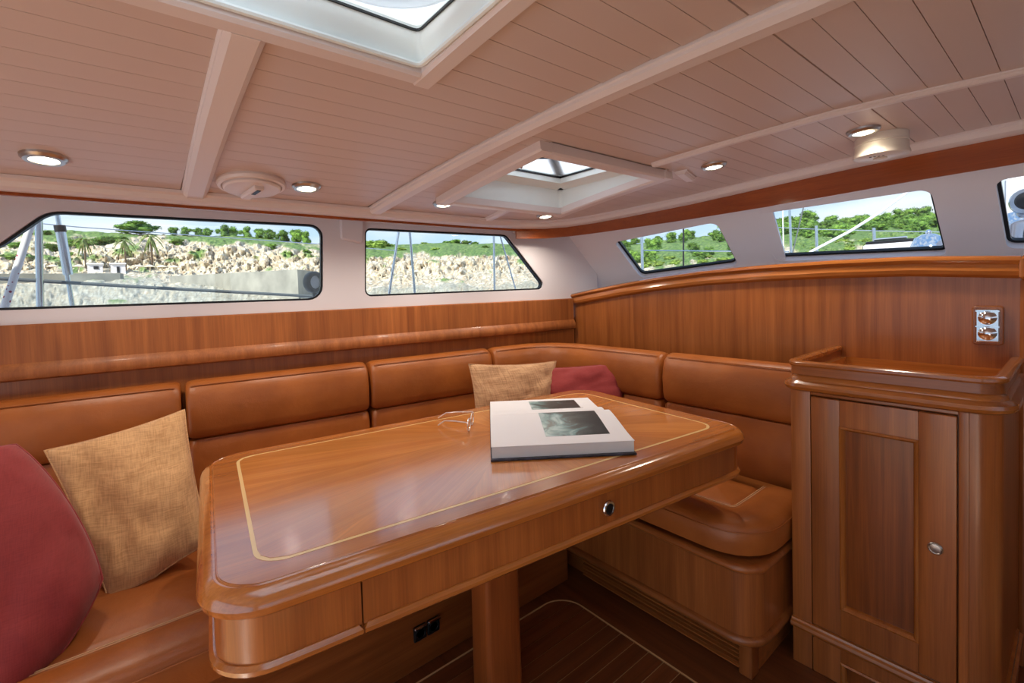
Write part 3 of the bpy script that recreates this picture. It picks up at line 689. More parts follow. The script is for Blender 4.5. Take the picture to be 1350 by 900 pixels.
def door(y0, y1, z0, z1, st, rtop, rbot, label=None):
    d = MB(); d.bbox((XC-.003, y1-st, z0), (XC+.016, y1, z1), .0025); dr = d.build('door', M['wood_z'], cab)
    front('door_stile', y0, y0+st, z0, z1, M['wood_z'], XC-.003, .019, .0025, dr)
    front('door_rail', y0+st, y1-st, z1-rtop, z1, M['wood_z'], XC-.0028, .019, .001, dr)
    if rbot: front('door_rail', y0+st, y1-st, z0, z0+rbot, M['wood_z'], XC-.0028, .019, .001, dr)
    front('inset_panel', y0+st-.004, y1-st+.004, z0+max(rbot-.004, 0), z1-rtop+.004, M['panel_dark'], XC+.009, .007, .001, dr)
    ya, yb, za, zb = y0+st, y1-st, z0+rbot, z1-rtop
    b = MB(); b.sweep([(XC, ya, za), (XC, yb, za), (XC, yb, zb), (XC, ya, zb)], [(-.001, .006), (.004, .009), (.009, .004), (.011, -.004), (.012, -.009), (-.001, -.009)], upv=(-1, 0, 0), closed=True)
    b.build('panel_moulding', M['gold_z'], dr); return dr
dr = door(.1985, .5205, .150, .850, .0735, .077, .082)
b = MB(); b.lathe((XC-.003, .238, .502), [(.010, 0), (.0145, .001), (.0155, .004), (.0135, .006), (.0115, .0045), (.0105, .0055), (.004, .0065)], 28, axis='x'); b.build('push_knob', M['nickel'], dr)
door(.1985, .5205, -.06+.062, .112, .0735, .04, .0)
COUT = rpoly([(XC-.002, .119), (XB-.001, .119), (XB-.001, .578), (XC-.002, .578)], [.055, .001, .001, .012], 7)
b = MB(); b.sweep([(XC, .578, .131), (XC, .176, .131)]+[(XC+.055-.055*math.cos(R(t)), .176-.055*math.sin(R(t)), .131) for t in range(10, 91, 10)]+[(2.0, .121, .131)], [(0, -.015), (.012, -.012), (.016, -.004), (.014, .004), (.008, .008), (.006, .014), (0, .015)]); b.build('waist_moulding', M['gold_y'], cab)
COP = rpoly([(XC-.002, .119), (XB+.022, .119), (XB+.022, .578), (XC-.002, .578)], [.06, .001, .001, .03], 7)
b = MB(); b.slab(COP, [(0, .862), (-.010, .864), (-.020, .870), (-.024, .878), (-.022, .887), (-.014, .893), (-.008, .896), (-.006, .903), (0, .909), (.006, .911), (.022, .911), (.024, .8685)]); b.build('moulded_countertop', M['gold_y'], cab, 30)
FP = [(XB-.002, .583, .0), (XC+.045, .583, 0)]+[(XC+.012+.033*(1-math.sin(R(t))), .55+.033*math.cos(R(t)), 0) for t in (15, 30, 45, 60, 75, 90)]+[(XC+.012+.05*(1-math.cos(R(t))), .175-.05*math.sin(R(t)), 0) for t in (0, 15, 30, 45, 60, 75, 90)]+[(XB-.002, .125, 0)]
FP = [(x, y, .910) for x, y, z in FP]
b = MB(); b.sweep(FP, [(-.010, 0), (.006, 0), (.004, .026), (-.008, .026)]); fd = b.build('fiddle_board', M['wood_y'], cab)
b = MB(); b.sweep(FP, [(-.013, .026), (.009, .026), (.013, .031), (.012, .038), (.006, .042), (-.008, .042), (-.014, .037)]); b.build('fiddle_rail', M['gold_y'], fd)

# ================================================================== SOCKETS
so1 = empty('wall_socket', (XB, .188, 1.043), 'double chrome socket in a wooden surround above the cabinet', 'socket')
Tk = frame_of((XB, .188, 1.043), (0, -1, 0), (0, 0, 1))     # local z toward the room
zs = 1 if Tk.to_3x3().col[2].x < 0 else -1
def sslab(name, w, h, r, z0, z1, mat, parent, T=Tk, c=(0, 0)):
    b = MB(T); b.slab(rpoly([(c[0]-w, c[1]-h), (c[0]+w, c[1]-h), (c[0]+w, c[1]+h), (c[0]-w, c[1]+h)], r, 4), [(0, zs*z0), (0, zs*(z1-.003)), (.003, zs*z1)]); return b.build(name, mat, parent)
sslab('wood_surround', .035, .060, .010, 0, .012, M['wood_z'], so1)
sslab('chrome_plate', .0265, .051, .004, .012, .015, M['chrome'], so1)
for c in (.024, -.024):
    b = MB(Tk); b.lathe((0, c, 0), [(.020, zs*.015), (.021, zs*.019), (.018, zs*.021), (.014, zs*.026), (.006, zs*.029)], 24); q = b.build('flip_lid', M['chrome'], so1)
    b = MB(Tk); b.sweep([(-.026, c+.021, zs*.017), (.0, c+.017, zs*.019), (.026, c+.021, zs*.017)], [(-.002, -.002), (.002, -.002), (.002, .002), (-.002, .002)], upv=(0, 0, 1)); b.build('hinge_bar', M['chrome'], q)
ps = onpl(562, 828, (0, 1.335, 0), (0, 1, 0))
so2 = empty('base_socket', tuple(ps), 'pair of black and steel sockets on the settee base under the table', 'socket')
T2 = frame_of(ps, (1, 0, 0), (0, 0, 1)); zs = 1 if T2.to_3x3().col[2].y < 0 else -1
for c in (-.024, .024):
    q = sslab('socket_plate', .022, .024, .004, 0, .008, M['blackpl'], so2, T2, (c, 0))
    b = MB(T2); b.lathe((c, 0, 0), [(.012, zs*.008), (.018, zs*.008), (.018, zs*.011), (.014, zs*.011), (.012, zs*.006)], 20); b.build('socket_ring', M['blackpl'], q)
    sslab('steel_cover', .022, .004, .002, .008, .016, M['steel'], q, T2, (c, .022))

# ================================================================== PILLOWS
def pillow(label, corners, thick, mat, cur=.05, seed=0, rnd=0):
    c = [V(p) for p in corners]        # bl, br, tr, tl
    ctr = sum(c, V((0, 0, 0)))/4; nr = (c[1]-c[0]).cross(c[3]-c[0]).normalized()
    if nr.dot(CAM-ctr) < 0: nr = -nr
    n = 34; vs = []; fs = []
    def pt(i, j, s):
        u = i/n; v = j/n; a, d = 2*u-1, 2*v-1
        # edges pull in toward the middle of each side
        rr = 1-rnd*a*a*d*d; uu = .5+.5*a*rr*(1-cur*(1-d*d)); vv = .5+.5*d*rr*(1-cur*(1-a*a))
        p = c[0]*(1-uu)*(1-vv)+c[1]*uu*(1-vv)+c[2]*uu*vv+c[3]*(1-uu)*vv
        h = ((1-a*a)*(1-d*d))**.42
        w = noise.fractal(V((u*3.2+seed, v*3.2, seed*1.7)), .9, 2.1, 4)*.015*min(1, 6*(1-max(abs(a), abs(d)))+.2)
        fold = .009*math.sin(9*(u*1.3+v)+seed)*math.exp(-8*min(u, 1-u)) + .006*math.sin(11*(v*1.2-u)+seed*2)*math.exp(-9*min(v, 1-v))
        return p + nr*(s*(thick*h+.0015) + (w+fold)*(1 if s > 0 else .3)*min(1, 8*h))
    for s in (1, -1):
        for j in range(n+1):
            for i in range(n+1): vs.append(pt(i, j, s))
    m = n+1; o = m*m
    for j in range(n):
        for i in range(n):
            a = j*m+i; fs.append((a, a+1, a+m+1, a+m)); fs.append((o+a, o+a+m, o+a+m+1, o+a+1))
    rim = [i for i in range(m)]+[j*m+n for j in range(1, m)]+[n*m+i for i in range(n-1, -1, -1)]+[j*m for j in range(n-1, 0, -1)]
    for k in range(len(rim)): a, d = rim[k], rim[(k+1) % len(rim)]; fs.append((a, o+a, o+d, d))
    bp = sum((c[0], c[1]), V((0, 0, 0)))/2
    rt = empty('throw_pillow', tuple(bp), label, 'pillow')
    b = MB(); b.v = vs; b.f = fs; cv = b.build('pillow_cover', mat, rt, 80)
    b = MB(); b.tube([vs[i]*.5+vs[o+i]*.5 for i in rim], .0028, 6, closed=True); b.build('edge_seam', mat, cv, 60)
def leanpl(p0, p1):    # plane through bottom point p0 and top point p1, horizontal axis perpendicular
    p0 = V(p0); p1 = V(p1); h = V((p1.x-p0.x, p1.y-p0.y, 0)); ax = V((-h.y, h.x, 0)) if h.length else V((1, 0, 0))
    return p0, (p1-p0).cross(ax).normalized()
pp, pn = leanpl((0, 1.56, .50), (.02, 1.84, .84))
pillow('woven tan pillow leaning on the settee beside the large red pillow', [onpl(*q, pp, pn) for q in ((150, 806), (275, 715), (243, 540), (59, 594))], .06, M['beige'], .05, 3)
pp, pn = leanpl((0, 1.40, .50), (-.02, 1.66, .84))
pillow('large brick red pillow at the end of the settee', [onpl(*q, pp, pn) for q in ((-40, 1000), (152, 765), (24, 568), (-190, 700))], .085, M['red'], -.04, 5, .12)
pp, pn = leanpl((1.3, 1.50, .50), (1.32, 1.66, .86))
pillow('small sand pillow behind the table next to the small red pillow', [onpl(*q, pp, pn) for q in ((628, 585), (728, 572), (733, 476), (618, 480))], .045, M['beige2'], .07, 8)
pp, pn = leanpl((1.57, 1.43, .50), (1.66, 1.55, .84))
pillow('small brick red pillow in the settee corner behind the table', [onpl(*q, pp, pn) for q in ((690, 588), (822, 572), (827, 477), (692, 486))], .055, M['red'], .05, 11)

# ================================================================== BOOK
bu = V((.805, -.594, 0)).normalized(); bv = V((.594, .805, 0)).normalized()
b0 = onz(647, 609, .7500); bz = .7500
BT = Matrix(((bu.x, bv.x, 0, b0.x), (bu.y, bv.y, 0, b0.y), (0, 0, 1, bz), (0, 0, 0, 1)))
BL = .388
bk_ = empty('open_book', tuple(BT @ V((BL/2, .3, 0))), 'large open photo book with white pages lying on the table', 'book')
def nearz(t): return .034+.016*math.sin(min(1, t/.26)*math.pi*.5)**2 if t < .26 else .050-.022*((t-.26)/.05)**1.5
near = [(.012+.0, nearz(0))]+[(.012+.30*k/20, nearz(.30*k/20)) for k in range(1, 21)]
farp = [(.318+.29*k/16, .022+.012*math.sin(min(1, k/5)*math.pi)*.6-.010*k/16 + (.006 if 0 < k < 6 else 0)) for k in range(17)]
def blk(name, top, zb, mat, parent, lip=.006):
    b = MB(BT); n = len(top); vs = []; fs = []
    for x in (.004, BL-.004):
        vs += [(x, v, zb) for v, z in top]+[(x, v, z) for v, z in top]
    for i in range(n-1):
        fs += [(i, i+1, n+i+1, n+i), (2*n+i, 3*n+i, 3*n+i+1, 2*n+i+1), (n+i, n+i+1, 3*n+i+1, 3*n+i), (i, 2*n+i, 2*n+i+1, i+1)]
    fs += [(0, n, 3*n, 2*n), (n-1, 3*n-1, 4*n-1, 2*n-1)]
    b.add(vs, fs); return b.build(name, mat, parent)
b = MB(BT); b.bbox((0, 0, .0003), (BL, .305, .005), .0012); b.bbox((0, .325, .0003), (BL, .612, .005), .0012); b.box((0, .30, .0003), (BL, .33, .003)); b.build('cover', M['cover'], bk_)
pbn = blk('page_block', near, .005, M['pages'], bk_); pbf = blk('page_block', farp, .005, M['pages'], bk_)
def sheet(name, prof, x0, x1, lift, mat, parent):
    b = MB(BT); n = len(prof)
    b.add([(x0, v, z+lift) for v, z in prof]+[(x1, v, z+lift) for v, z in prof]+[(x0, v, z+lift-.0006) for v, z in prof]+[(x1, v, z+lift-.0006) for v, z in prof],
          [(i, n+i, n+i+1, i+1) for i in range(n-1)]+[(2*n+i, 2*n+i+1, 3*n+i+1, 3*n+i) for i in range(n-1)]+[(0, 2*n, 3*n, n), (n-1, 2*n-1, 4*n-1, 3*n-1)]+[(i, i+1, 2*n+i+1, 2*n+i) for i in range(n-1)]+[(n+i, 3*n+i, 3*n+i+1, n+i+1) for i in range(n-1)])
    return b.build(name, mat, parent)
sheet('page', near, .002, BL-.002, .0012, M['paper'], pbn); sheet('page', farp, .002, BL-.002, .0012, M['paper'], pbf)
def photo_mat():
    m, t, b = newmat('printed_sea_photograph'); L = t.links.new
    co = t.nodes.new('ShaderNodeTexCoord'); mpn = t.nodes.new('ShaderNodeMapping'); mpn.inputs['Rotation'].default_value = (0, 0, R(36)); L(co.outputs['Object'], mpn.inputs[0])
    s = t.nodes.new('ShaderNodeSeparateXYZ'); L(mpn.outputs[0], s.inputs[0])
    n = t.nodes.new('ShaderNodeTexNoise'); n.inputs['Scale'].default_value = 14; n.inputs['Detail'].default_value = 7; n.inputs['Distortion'].default_value = 1; L(mpn.outputs[0], n.inputs['Vector'])
    a = t.nodes.new('ShaderNodeMath'); a.operation = 'MULTIPLY_ADD'; a.inputs[1].default_value = -3.2; L(s.outputs['X'], a.inputs[0]); L(n.outputs['Fac'], a.inputs[2])
    r = t.nodes.new('ShaderNodeValToRGB'); e = r.color_ramp.elements
    e[0].position = .25; e[0].color = lin((44, 52, 54)); e[1].position = .78; e[1].color = lin((206, 220, 222))
    for p, c in ((.42, (72, 84, 84)), (.5, (104, 146, 150)), (.6, (160, 190, 192))): q = e.new(p); q.color = lin(c)
    L(a.outputs[0], r.inputs[0]); L(r.outputs[0], b.inputs['Base Color']); b.inputs['Roughness'].default_value = .35; return m
PHM = photo_mat()
sheet('printed_photo', near[4:18], .155, .335, .0020, PHM, pbn); sheet('printed_photo', farp[4:15], .15, .325, .0020, PHM, pbf)

# ================================================================== SPECTACLES
M['clearframe'] = plain('clear_pale_frame', (226, 216, 214), .15, coat=.5)
gn, gf = onz(616, 557, .785), onz(625, 541, .785)
ax = (gf-gn).normalized(); gw = .130; gn = gn-V((0, 0, 0)); up_ = V((0, 0, 1))
ge = empty('spectacles', (gn.x, gn.y, .7502), 'reading glasses with thin clear frame standing open on the table', 'glasses')
for k in (0, 1):
    c = gn+ax*(.031+k*.068)-up_*.015
    pts = [c+ax*(.029*math.cos(t))+up_*(.0185*math.sin(t)) for t in [2*math.pi*i/24 for i in range(24)]]
    b = MB(); b.tube(pts, .0019, 6, closed=True); rim = b.build('rim', M['clearframe'], ge)
    nrm = ax.cross(up_)*.0008
    b = MB(); b.add([p+nrm for p in pts]+[p-nrm for p in pts], [tuple(range(24)), tuple(reversed(range(24, 48)))]+[(i, (i+1) % 24, 24+(i+1) % 24, 24+i) for i in range(24)]); b.build('lens', M['lens'], rim)
b = MB(); m0 = gn+ax*.059-up_*.010; m1 = gn+ax*.071-up_*.010; b.tube([m0, (m0+m1)/2+up_*.004, m1], .0019, 6); b.build('bridge', M['clearframe'], ge)
td = onz(575, 553, .772)-gn; td.z = 0; td = td.normalized()
for s_, o_ in ((gn, 0), (gn+ax*.130, .35)):
    d_l = (td-ax*o_).normalized()
    b = MB(); b.tube([s_-up_*.004, s_+d_l*.003, s_+d_l*.06-up_*.004, s_+d_l*.105-up_*.010, s_+d_l*.137-up_*.030], .0020, 6); b.build('temple', M['clearframe'], ge)

# ================================================================== CEILING FITTINGS
def downlight(px, py, label, loc=None):
    p = onceil(px, py) if loc is None else V((loc[0], loc[1], cz(loc[1])))
    rt = empty('ceiling_light', tuple(p), label, 'light', 'ceiling downlights')
    b = MB(Matrix.Translation(p) @ Matrix.Rotation(math.atan(-2*KC*p.y), 4, 'X')); b.lathe((0, 0, 0), [(.026, -.004), (.030, -.013), (.040, -.012), (.046, -.006), (.047, .002), (.026, .002)], 32); b.build('metal_rim', M['nickel'], rt)
    b = MB(Matrix.Translation(p) @ Matrix.Rotation(math.atan(-2*KC*p.y), 4, 'X')); b.lathe((0, 0, 0), [(.029, -.010), (.022, -.0125), (.008, -.0135)], 24); b.build('lit_lens', M['lamp'], rt)
    ld = bpy.data.lights.new('downlight', 'SPOT'); ld.energy = 4.0; ld.color = (1, .88, .74); ld.spot_size = R(150); ld.spot_blend = .8; ld.shadow_soft_size = .03
    lo = bpy.data.objects.new('downlight', ld); COL.objects.link(lo); lo.parent = rt; lo.location = (0, 0, -.03)
for q, lab in (((58, 206), 'lit downlight beyond the ceiling beam, over the end of the settee'), ((404, 245), 'lit downlight next to the round ceiling vent'), ((585, 267), 'lit downlight at the edge of the small roof hatch frame'), ((719, 283), 'lit downlight in the ceiling corner below the small roof hatch'), ((941, 217), 'lit downlight alone between ceiling batten and windscreen edge'), ((1138, 171), 'lit downlight touching the white drum-shaped detector')):
    downlight(*q, lab)
p = onceil(332, 240); tl = Matrix.Translation(p) @ Matrix.Rotation(math.atan(-2*KC*p.y), 4, 'X')
vt = empty('ceiling_vent', tuple(p), 'round cream ceiling vent with twist knob near the beam', 'vent')
b = MB(tl); b.lathe((0, 0, 0), [(.098, .002), (.100, -.008), (.096, -.016), (.088, -.018), (.084, -.012), (.05, -.012)], 48); b.build('flange', M['trimw'], vt)
b = MB(tl); b.lathe((0, 0, 0), [(.082, -.012), (.083, -.022), (.078, -.027), (.06, -.028), (.02, -.028)], 48); b.build('disc', M['trimw'], vt)
b = MB(tl @ Matrix.Rotation(R(12), 4, 'Z')); b.bbox((-.016, -.05, -.042), (.016, .06, -.024), .005); kn = b.build('twist_knob', M['trimw'], vt)
b = MB(tl @ Matrix.Rotation(R(12), 4, 'Z')); b.box((-.006, -.046, -.0432), (.006, -.002, -.040)); b.build('knob_slot', M['blackpl'], kn)
p = V((2.02, .445, cz(.445)))
sp = empty('smoke_detector', tuple(p), 'white drum-shaped ceiling detector hanging beside a downlight', 'detector')
b = MB(); b.lathe(p, [(.074, .002), (.074, -.022), (.076, -.024), (.076, -.026), (.074, -.028), (.075, -.050), (.079, -.062), (.078, -.068), (.070, -.072), (.03, -.075)], 48); bd = b.build('drum_body', M['plastic'], sp)
b = MB(); b.lathe(p+V((-.012, .0, 0)), [(.018, -.073), (.020, -.078), (.012, -.082), (.004, -.082)], 20); b.build('test_button', M['plastic'], bd)
for k in range(4):
    b = MB(); b.box(p+V((-.052+k*.003, .016-k*.011, -.0745)), p+V((-.044+k*.003, .022-k*.011, -.072))); b.build('grille_slot', M['blackpl'], bd)

# ================================================================== OUTSIDE: the boat's own deck gear
b = MB(); b.box((-3, 2.2, .86), (2.6, 3.25, .92)); b.box((2.62, -3.2, .86), (9, 3.25, .92)); b.box((-3, -3.25, .86), (2.6, -2.2, .92)); b.box((-6, -3.2, -.02), (-1.76, 3.2, .02))
tag(b.build('deck', M['white'], smooth=0), kind='structure')
def ond(px, py, Y): return onpl(px, py, (0, Y, 0), (0, 1, 0))
def onX(px, py, X): return onpl(px, py, (X, 0, 0), (1, 0, 0))
def pole(name, a, c, r, label, mat='steel', cat='pole', group=None, foot=True):
    a, c = V(a), V(c)
    b = MB(); b.tube([a, c], r, 12); o = b.build(name, M[mat], None, 60, loc=tuple(c)); tag(o, label, cat, group)
    if foot: bb = MB(); bb.lathe(c, [(r*2.2, 0), (r*2.2, .012), (r*1.3, .02), (r*1.2, .05)], 16); bb.build('foot_flange', M['steel'], o)
    return o
def vpole(name, px0, py0, px1, py1, Y, r, label, f=ond, ext=.35, **k):   # seen segment extended up and down to the deck
    a = f(px0, py0, Y); c = f(px1, py1, Y); d = (c-a); lo = a+d*((.92-a.z)/d.z); hi = a-d*(ext/d.length) if d.length else a
    return pole(name, hi, lo, r, label, **k)
vpole('stanchion', 51, 290, 53, 403, 2.85, .013, 'upright stainless pole outside the side window next to a rope')
tb_ = vpole('rigging_tube', 76, 285, 95, 400, 2.95, .009, 'slanting stainless rigging tube with thicker sleeve outside the side window')
s0 = ond(79, 300, 2.95); s1 = ond(90, 362, 2.95)
b = MB(); b.tube([s0, s1], .018, 12); b.build('thick_sleeve', M['steel'], tb_, 60)
b = MB(); dd = (s1-s0).normalized(); b.tube([s0-dd*.01, s0+dd*.02], .021, 12); b.build('sleeve_collar', M['blackpl'], tb_, 60)
def rope_mat():
    m, t, bb = newmat('flecked_white_rope'); L = t.links.new
    co = t.nodes.new('ShaderNodeTexCoord'); v = t.nodes.new('ShaderNodeTexVoronoi'); v.inputs['Scale'].default_value = 45; L(co.outputs['Object'], v.inputs['Vector'])
    r = t.nodes.new('ShaderNodeValToRGB'); r.color_ramp.elements[0].position = .20; r.color_ramp.elements[1].position = .26
    r.color_ramp.elements[0].color = lin((150, 50, 70)); r.color_ramp.elements[1].color = lin((232, 230, 228)); L(v.outputs['Distance'], r.inputs[0]); L(r.outputs[0], bb.inputs['Base Color']); bb.inputs['Roughness'].default_value = .8; return m
M['rope'] = rope_mat(); M['greyrope'] = plain('grey_rope', (92, 98, 100), .8, bump=.6, bscale=300)
b = MB(); b.tube([ond(52, 262, 2.7), ond(30, 330, 2.7), ond(6, 405, 2.7), ond(-10, 470, 2.7)], .013, 10); tag(b.build('rope', M['rope'], None, 60), 'white rope with red flecks slanting across the side window', 'rope')
b = MB(); b.tube([ond(-140, 356, 2.9), ond(0, 367, 2.9), ond(200, 379, 2.9), ond(405, 390, 2.9), ond(470, 395, 2.9)], .008, 8); tag(b.build('guard_rope', M['greyrope'], None, 60), 'dark grey rope stretched low across the long side window', 'rope')
b = MB(); b.tube([ond(-60, 284, 3.0), ond(100, 299, 3.0), ond(425, 322, 3.0), ond(520, 330, 3.0)], .0025, 6); tag(b.build('guard_wire', M['steel'], None, 60), 'thin wire high across the long side window', 'wire')
rc = ond(414, 372, 2.6); T = Matrix.Translation(rc) @ Matrix.Rotation(R(90), 4, 'X') @ Matrix.Rotation(R(20), 4, 'Y')
b = MB(T); b.lathe((0, 0, 0), [(.036, -.02), (.048, -.022), (.058, -.012), (.058, .012), (.048, .022), (.036, .02), (.034, .0)], 32)
b.f = b.f[:-2]; bb = b.build('round_port_ring', M['black'], None, 60); tag(bb, 'round black ring fitting at the corner of the side window', 'ring')
b = MB(T); b.lathe((0, 0, 0), [(.040, -.006), (.040, .006), (.02, .008)], 28); b.build('ring_center', M['acrylic_edge'], bb)
b = MB(); b.tube([rc+V((.0, 0, -.05)), V((rc.x+.02, rc.y, .92))], .012, 8); b.build('ring_bracket', M['black'], bb)
for (a, lab) in (((526, 302, 513, 388), 'slanting stainless rail leg behind the second side window'), ((540, 303, 547, 387), 'upright stainless rail leg beside a slanting one behind the second side window'), ((651, 308, 652, 384), 'vertical stainless post near the angled edge of the second side window'), ((659, 309, 680, 382), 'leaning thin stainless stay at the angled edge of the second side window')):
    vpole('rail_post', *a, 3.1, .009 if a[0] != 659 else .006, lab)
# foredeck gear
vpole('foredeck_post', 846, 306, 847, 360, 5.0, .018, 'pale upright foredeck post behind the corner windscreen', f=onX)
b = MB(); b.tube([onX(846, 330, 5.0), onX(960, 331, 5.0), onX(1040, 332, 5.0)], .008, 6); tag(b.build('pulpit_rail', M['steel'], None, 60), 'horizontal foredeck rail behind the corner windscreen', 'rail')
vpole('foredeck_post', 901, 330, 901, 352, 6.5, .012, 'dark foredeck post under a rail behind the corner windscreen', f=onX, mat='blackpl')
vpole('lifeline_post', 1076, 300, 1077, 332, 5.5, .014, 'short lifeline post under the diagonal rope', f=onX, ext=.02)
vpole('lifeline_post', 1152, 303, 1153, 326, 5.5, .014, 'short lifeline post next to the chrome dome', f=onX, ext=.02)
b = MB(); b.tube([onX(1010, 299, 5.5), onX(1077, 302, 5.5), onX(1153, 304, 5.5), onX(1260, 306, 5.5)], .004, 6); tag(b.build('lifeline', M['steel'], None, 60), 'thin lifeline joining the short posts beyond the windscreen', 'wire')
vpole('halyard_post', 1041, 275, 1043, 335, 5.2, .012, 'pale furling post with a dark stay beyond the windscreen', f=onX)
vpole('stay_wire', 1060, 270, 1045, 333, 5.35, .006, 'dark slanted stay beside the furling post', f=onX, mat='greyrope')
vpole('halyard_line', 1032, 276, 1033, 336, 4.8, .005, 'thin white line hanging left of the furling post', f=onX, mat='paper')
b = MB(); b.tube([onX(1225, 232, 4.2), onX(1160, 280, 4.2), onX(1120, 305, 4.2), onX(1070, 331, 4.2), onX(1050, 345, 4.2)], .010, 8); tag(b.build('sheet_rope', M['paper'], None, 60), 'white rope running diagonally across the windscreen', 'rope')
dc = onX(1224, 322, 3.4)
dm = empty('chrome_dome', (dc.x, dc.y, .92), 'round chrome dome cowl low in the windscreen', 'cowl')
b = MB(); b.lathe((dc.x, dc.y, dc.z-.01), [(.085, -.3), (.085, -.02), (.08, .0), (.06, .045), (.03, .065), (.006, .07)], 28); b.build('dome_shell', M['chrome'], dm, 60)
b = MB(); b.lathe((dc.x, dc.y, dc.z+.05), [(.012, 0), (.014, .02), (.006, .03)], 14); b.build('dome_knob', M['chrome'], dm, 60)
wc = onX(1182, 322, 3.8)
wn = empty('deck_hatch', (wc.x, wc.y, .92), 'low flat foredeck hatch lid beside the chrome dome', 'hatch')
b = MB(); b.bbox((wc.x-.2, wc.y-.13, .92), (wc.x+.2, wc.y+.13, wc.z), .01); b.build('coaming', M['white'], wn); b = MB(); b.bbox((wc.x-.18, wc.y-.12, wc.z), (wc.x+.18, wc.y+.12, wc.z+.02), .006); b.build('lid', M['blackpl'], wn)
b = MB(); b.tube([(wc.x-.15, wc.y-.08, wc.z+.03), (wc.x-.15, wc.y+.08, wc.z+.03)], .008); b.build('handle', M['chrome'], wn)
hc = onX(1342, 287, 2.95)
hn = empty('winch', (hc.x, hc.y-.03, .92), 'chrome winch behind the last windscreen pane', 'winch')
b = MB(); b.lathe((hc.x, hc.y-.02, .92), [(.10, 0), (.10, .05), (.085, .07), (.075, hc.z-.92-.03), (.06, hc.z-.92+.02), (.02, hc.z-.92+.03)], 28); b.build('drum', M['chrome'], hn, 60)
b = MB(); b.lathe((hc.x-.05, hc.y-.03, hc.z+.06), [(.05, 0), (.055, .01), (.05, .03), (.02, .035)], 24, axis='x'); b.build('round_gauge', M['steel'], hn, 60)
b = MB(); b.lathe((hc.x-.09, hc.y-.03, hc.z+.06), [(.036, 0), (.03, .006), (.01, .008)], 20, axis='x'); b.build('gauge_face', M['blackpl'], hn)
b = MB(); b.bbox((hc.x+.25, hc.y-.35, .92), (hc.x+.6, hc.y+.06, hc.z+.22), .02); ml = b.build('mast_locker', M['white']); tag(ml, 'white locker box behind the chrome winch', 'locker')

# ================================================================== OUTSIDE: shore
b = MB(); b.box((-400, -300, -1.3), (500, 500, -1.25)); tag(b.build('sea', plain('sea_water', (40, 84, 104), .12, bump=.5, bscale=2), smooth=0), kind='structure')
COLS = [(-160, [(28, 434), (55, 384), (80, 368), (90, 360), (100, 340), (125, 322), (150, 305)]), (-60, [(28, 430), (55, 381), (80, 364), (90, 356), (100, 338), (125, 318), (150, 300)]),
 (70, [(28, 425), (55, 378), (80, 363), (90, 353), (98, 336), (120, 318), (150, 304)]), (190, [(28, 423), (55, 376), (80, 362), (88, 356), (95, 330), (118, 318), (145, 309)]),
 (300, [(28, 420), (52, 378), (72, 368), (80, 352), (90, 326), (112, 317), (140, 311)]), (420, [(25, 418), (45, 386), (60, 374), (68, 362), (78, 337), (100, 327), (130, 320)]),
 (490, [(20, 415), (30, 384), (38, 374), (42, 362), (50, 340), (70, 330), (95, 323)]), (600, [(18, 410), (26, 380), (34, 372), (38, 360), (45, 337), (65, 328), (95, 321)]),
 (720, [(18, 408), (26, 376), (36, 366), (42, 354), (50, 338), (70, 330), (100, 323)]), (820, [(25, 400), (40, 366), (60, 358), (75, 350), (90, 342), (120, 332), (160, 322)]),
 (950, [(25, 395), (45, 360), (70, 350), (85, 342), (100, 332), (130, 320), (170, 310)]), (1040, [(25, 392), (50, 350), (80, 338), (95, 330), (115, 318), (150, 307), (190, 298)]),
 (1240, [(25, 385), (50, 345), (80, 330), (95, 322), (115, 310), (150, 300), (190, 292)]), (1480, [(25, 375), (50, 335), (80, 320), (95, 312), (115, 300), (150, 290), (190, 282)])]
def terr(px, t):
    for (p0, c0), (p1, c1) in zip(COLS, COLS[1:]):
        if px <= p1 or p1 == COLS[-1][0]:
            s = max(0, min(1, (px-p0)/(p1-p0))); s = s*s*(3-2*s); break
    j = min(5, max(0, int(t))); u = t-j
    f = lambda c: (c[j][0]*(1-u)+c[j+1][0]*u, c[j][1]*(1-u)+c[j+1][1]*u)
    a, c = f(c0), f(c1); r = a[0]*(1-s)+c[0]*s; y = a[1]*(1-s)+c[1]*s
    v = ray(px, 340); h = V((v.x, v.y, 0)).normalized(); w = ray(px, y); el = w.z/math.hypot(w.x, w.y)
    return V((h.x*r, h.y*r, CAM.z+r*el)), h
NXC, NR = 1000, 130
vs, fs, cols = [], [], []
ROCKS = [(206, 194, 170), (184, 168, 140), (226, 216, 196), (150, 138, 120), (196, 170, 138)]; GREENS = [(86, 116, 52), (112, 140, 64), (64, 94, 44), (140, 158, 84)]
AMP = [.25, .45, .3, .8, .9, .5, .35, .3]; VEG = [.0, .02, .06, .12, .34, .62, .7, .9]
def mixc(a, c, t): return tuple(a[i]*(1-t)+c[i]*t for i in range(3))
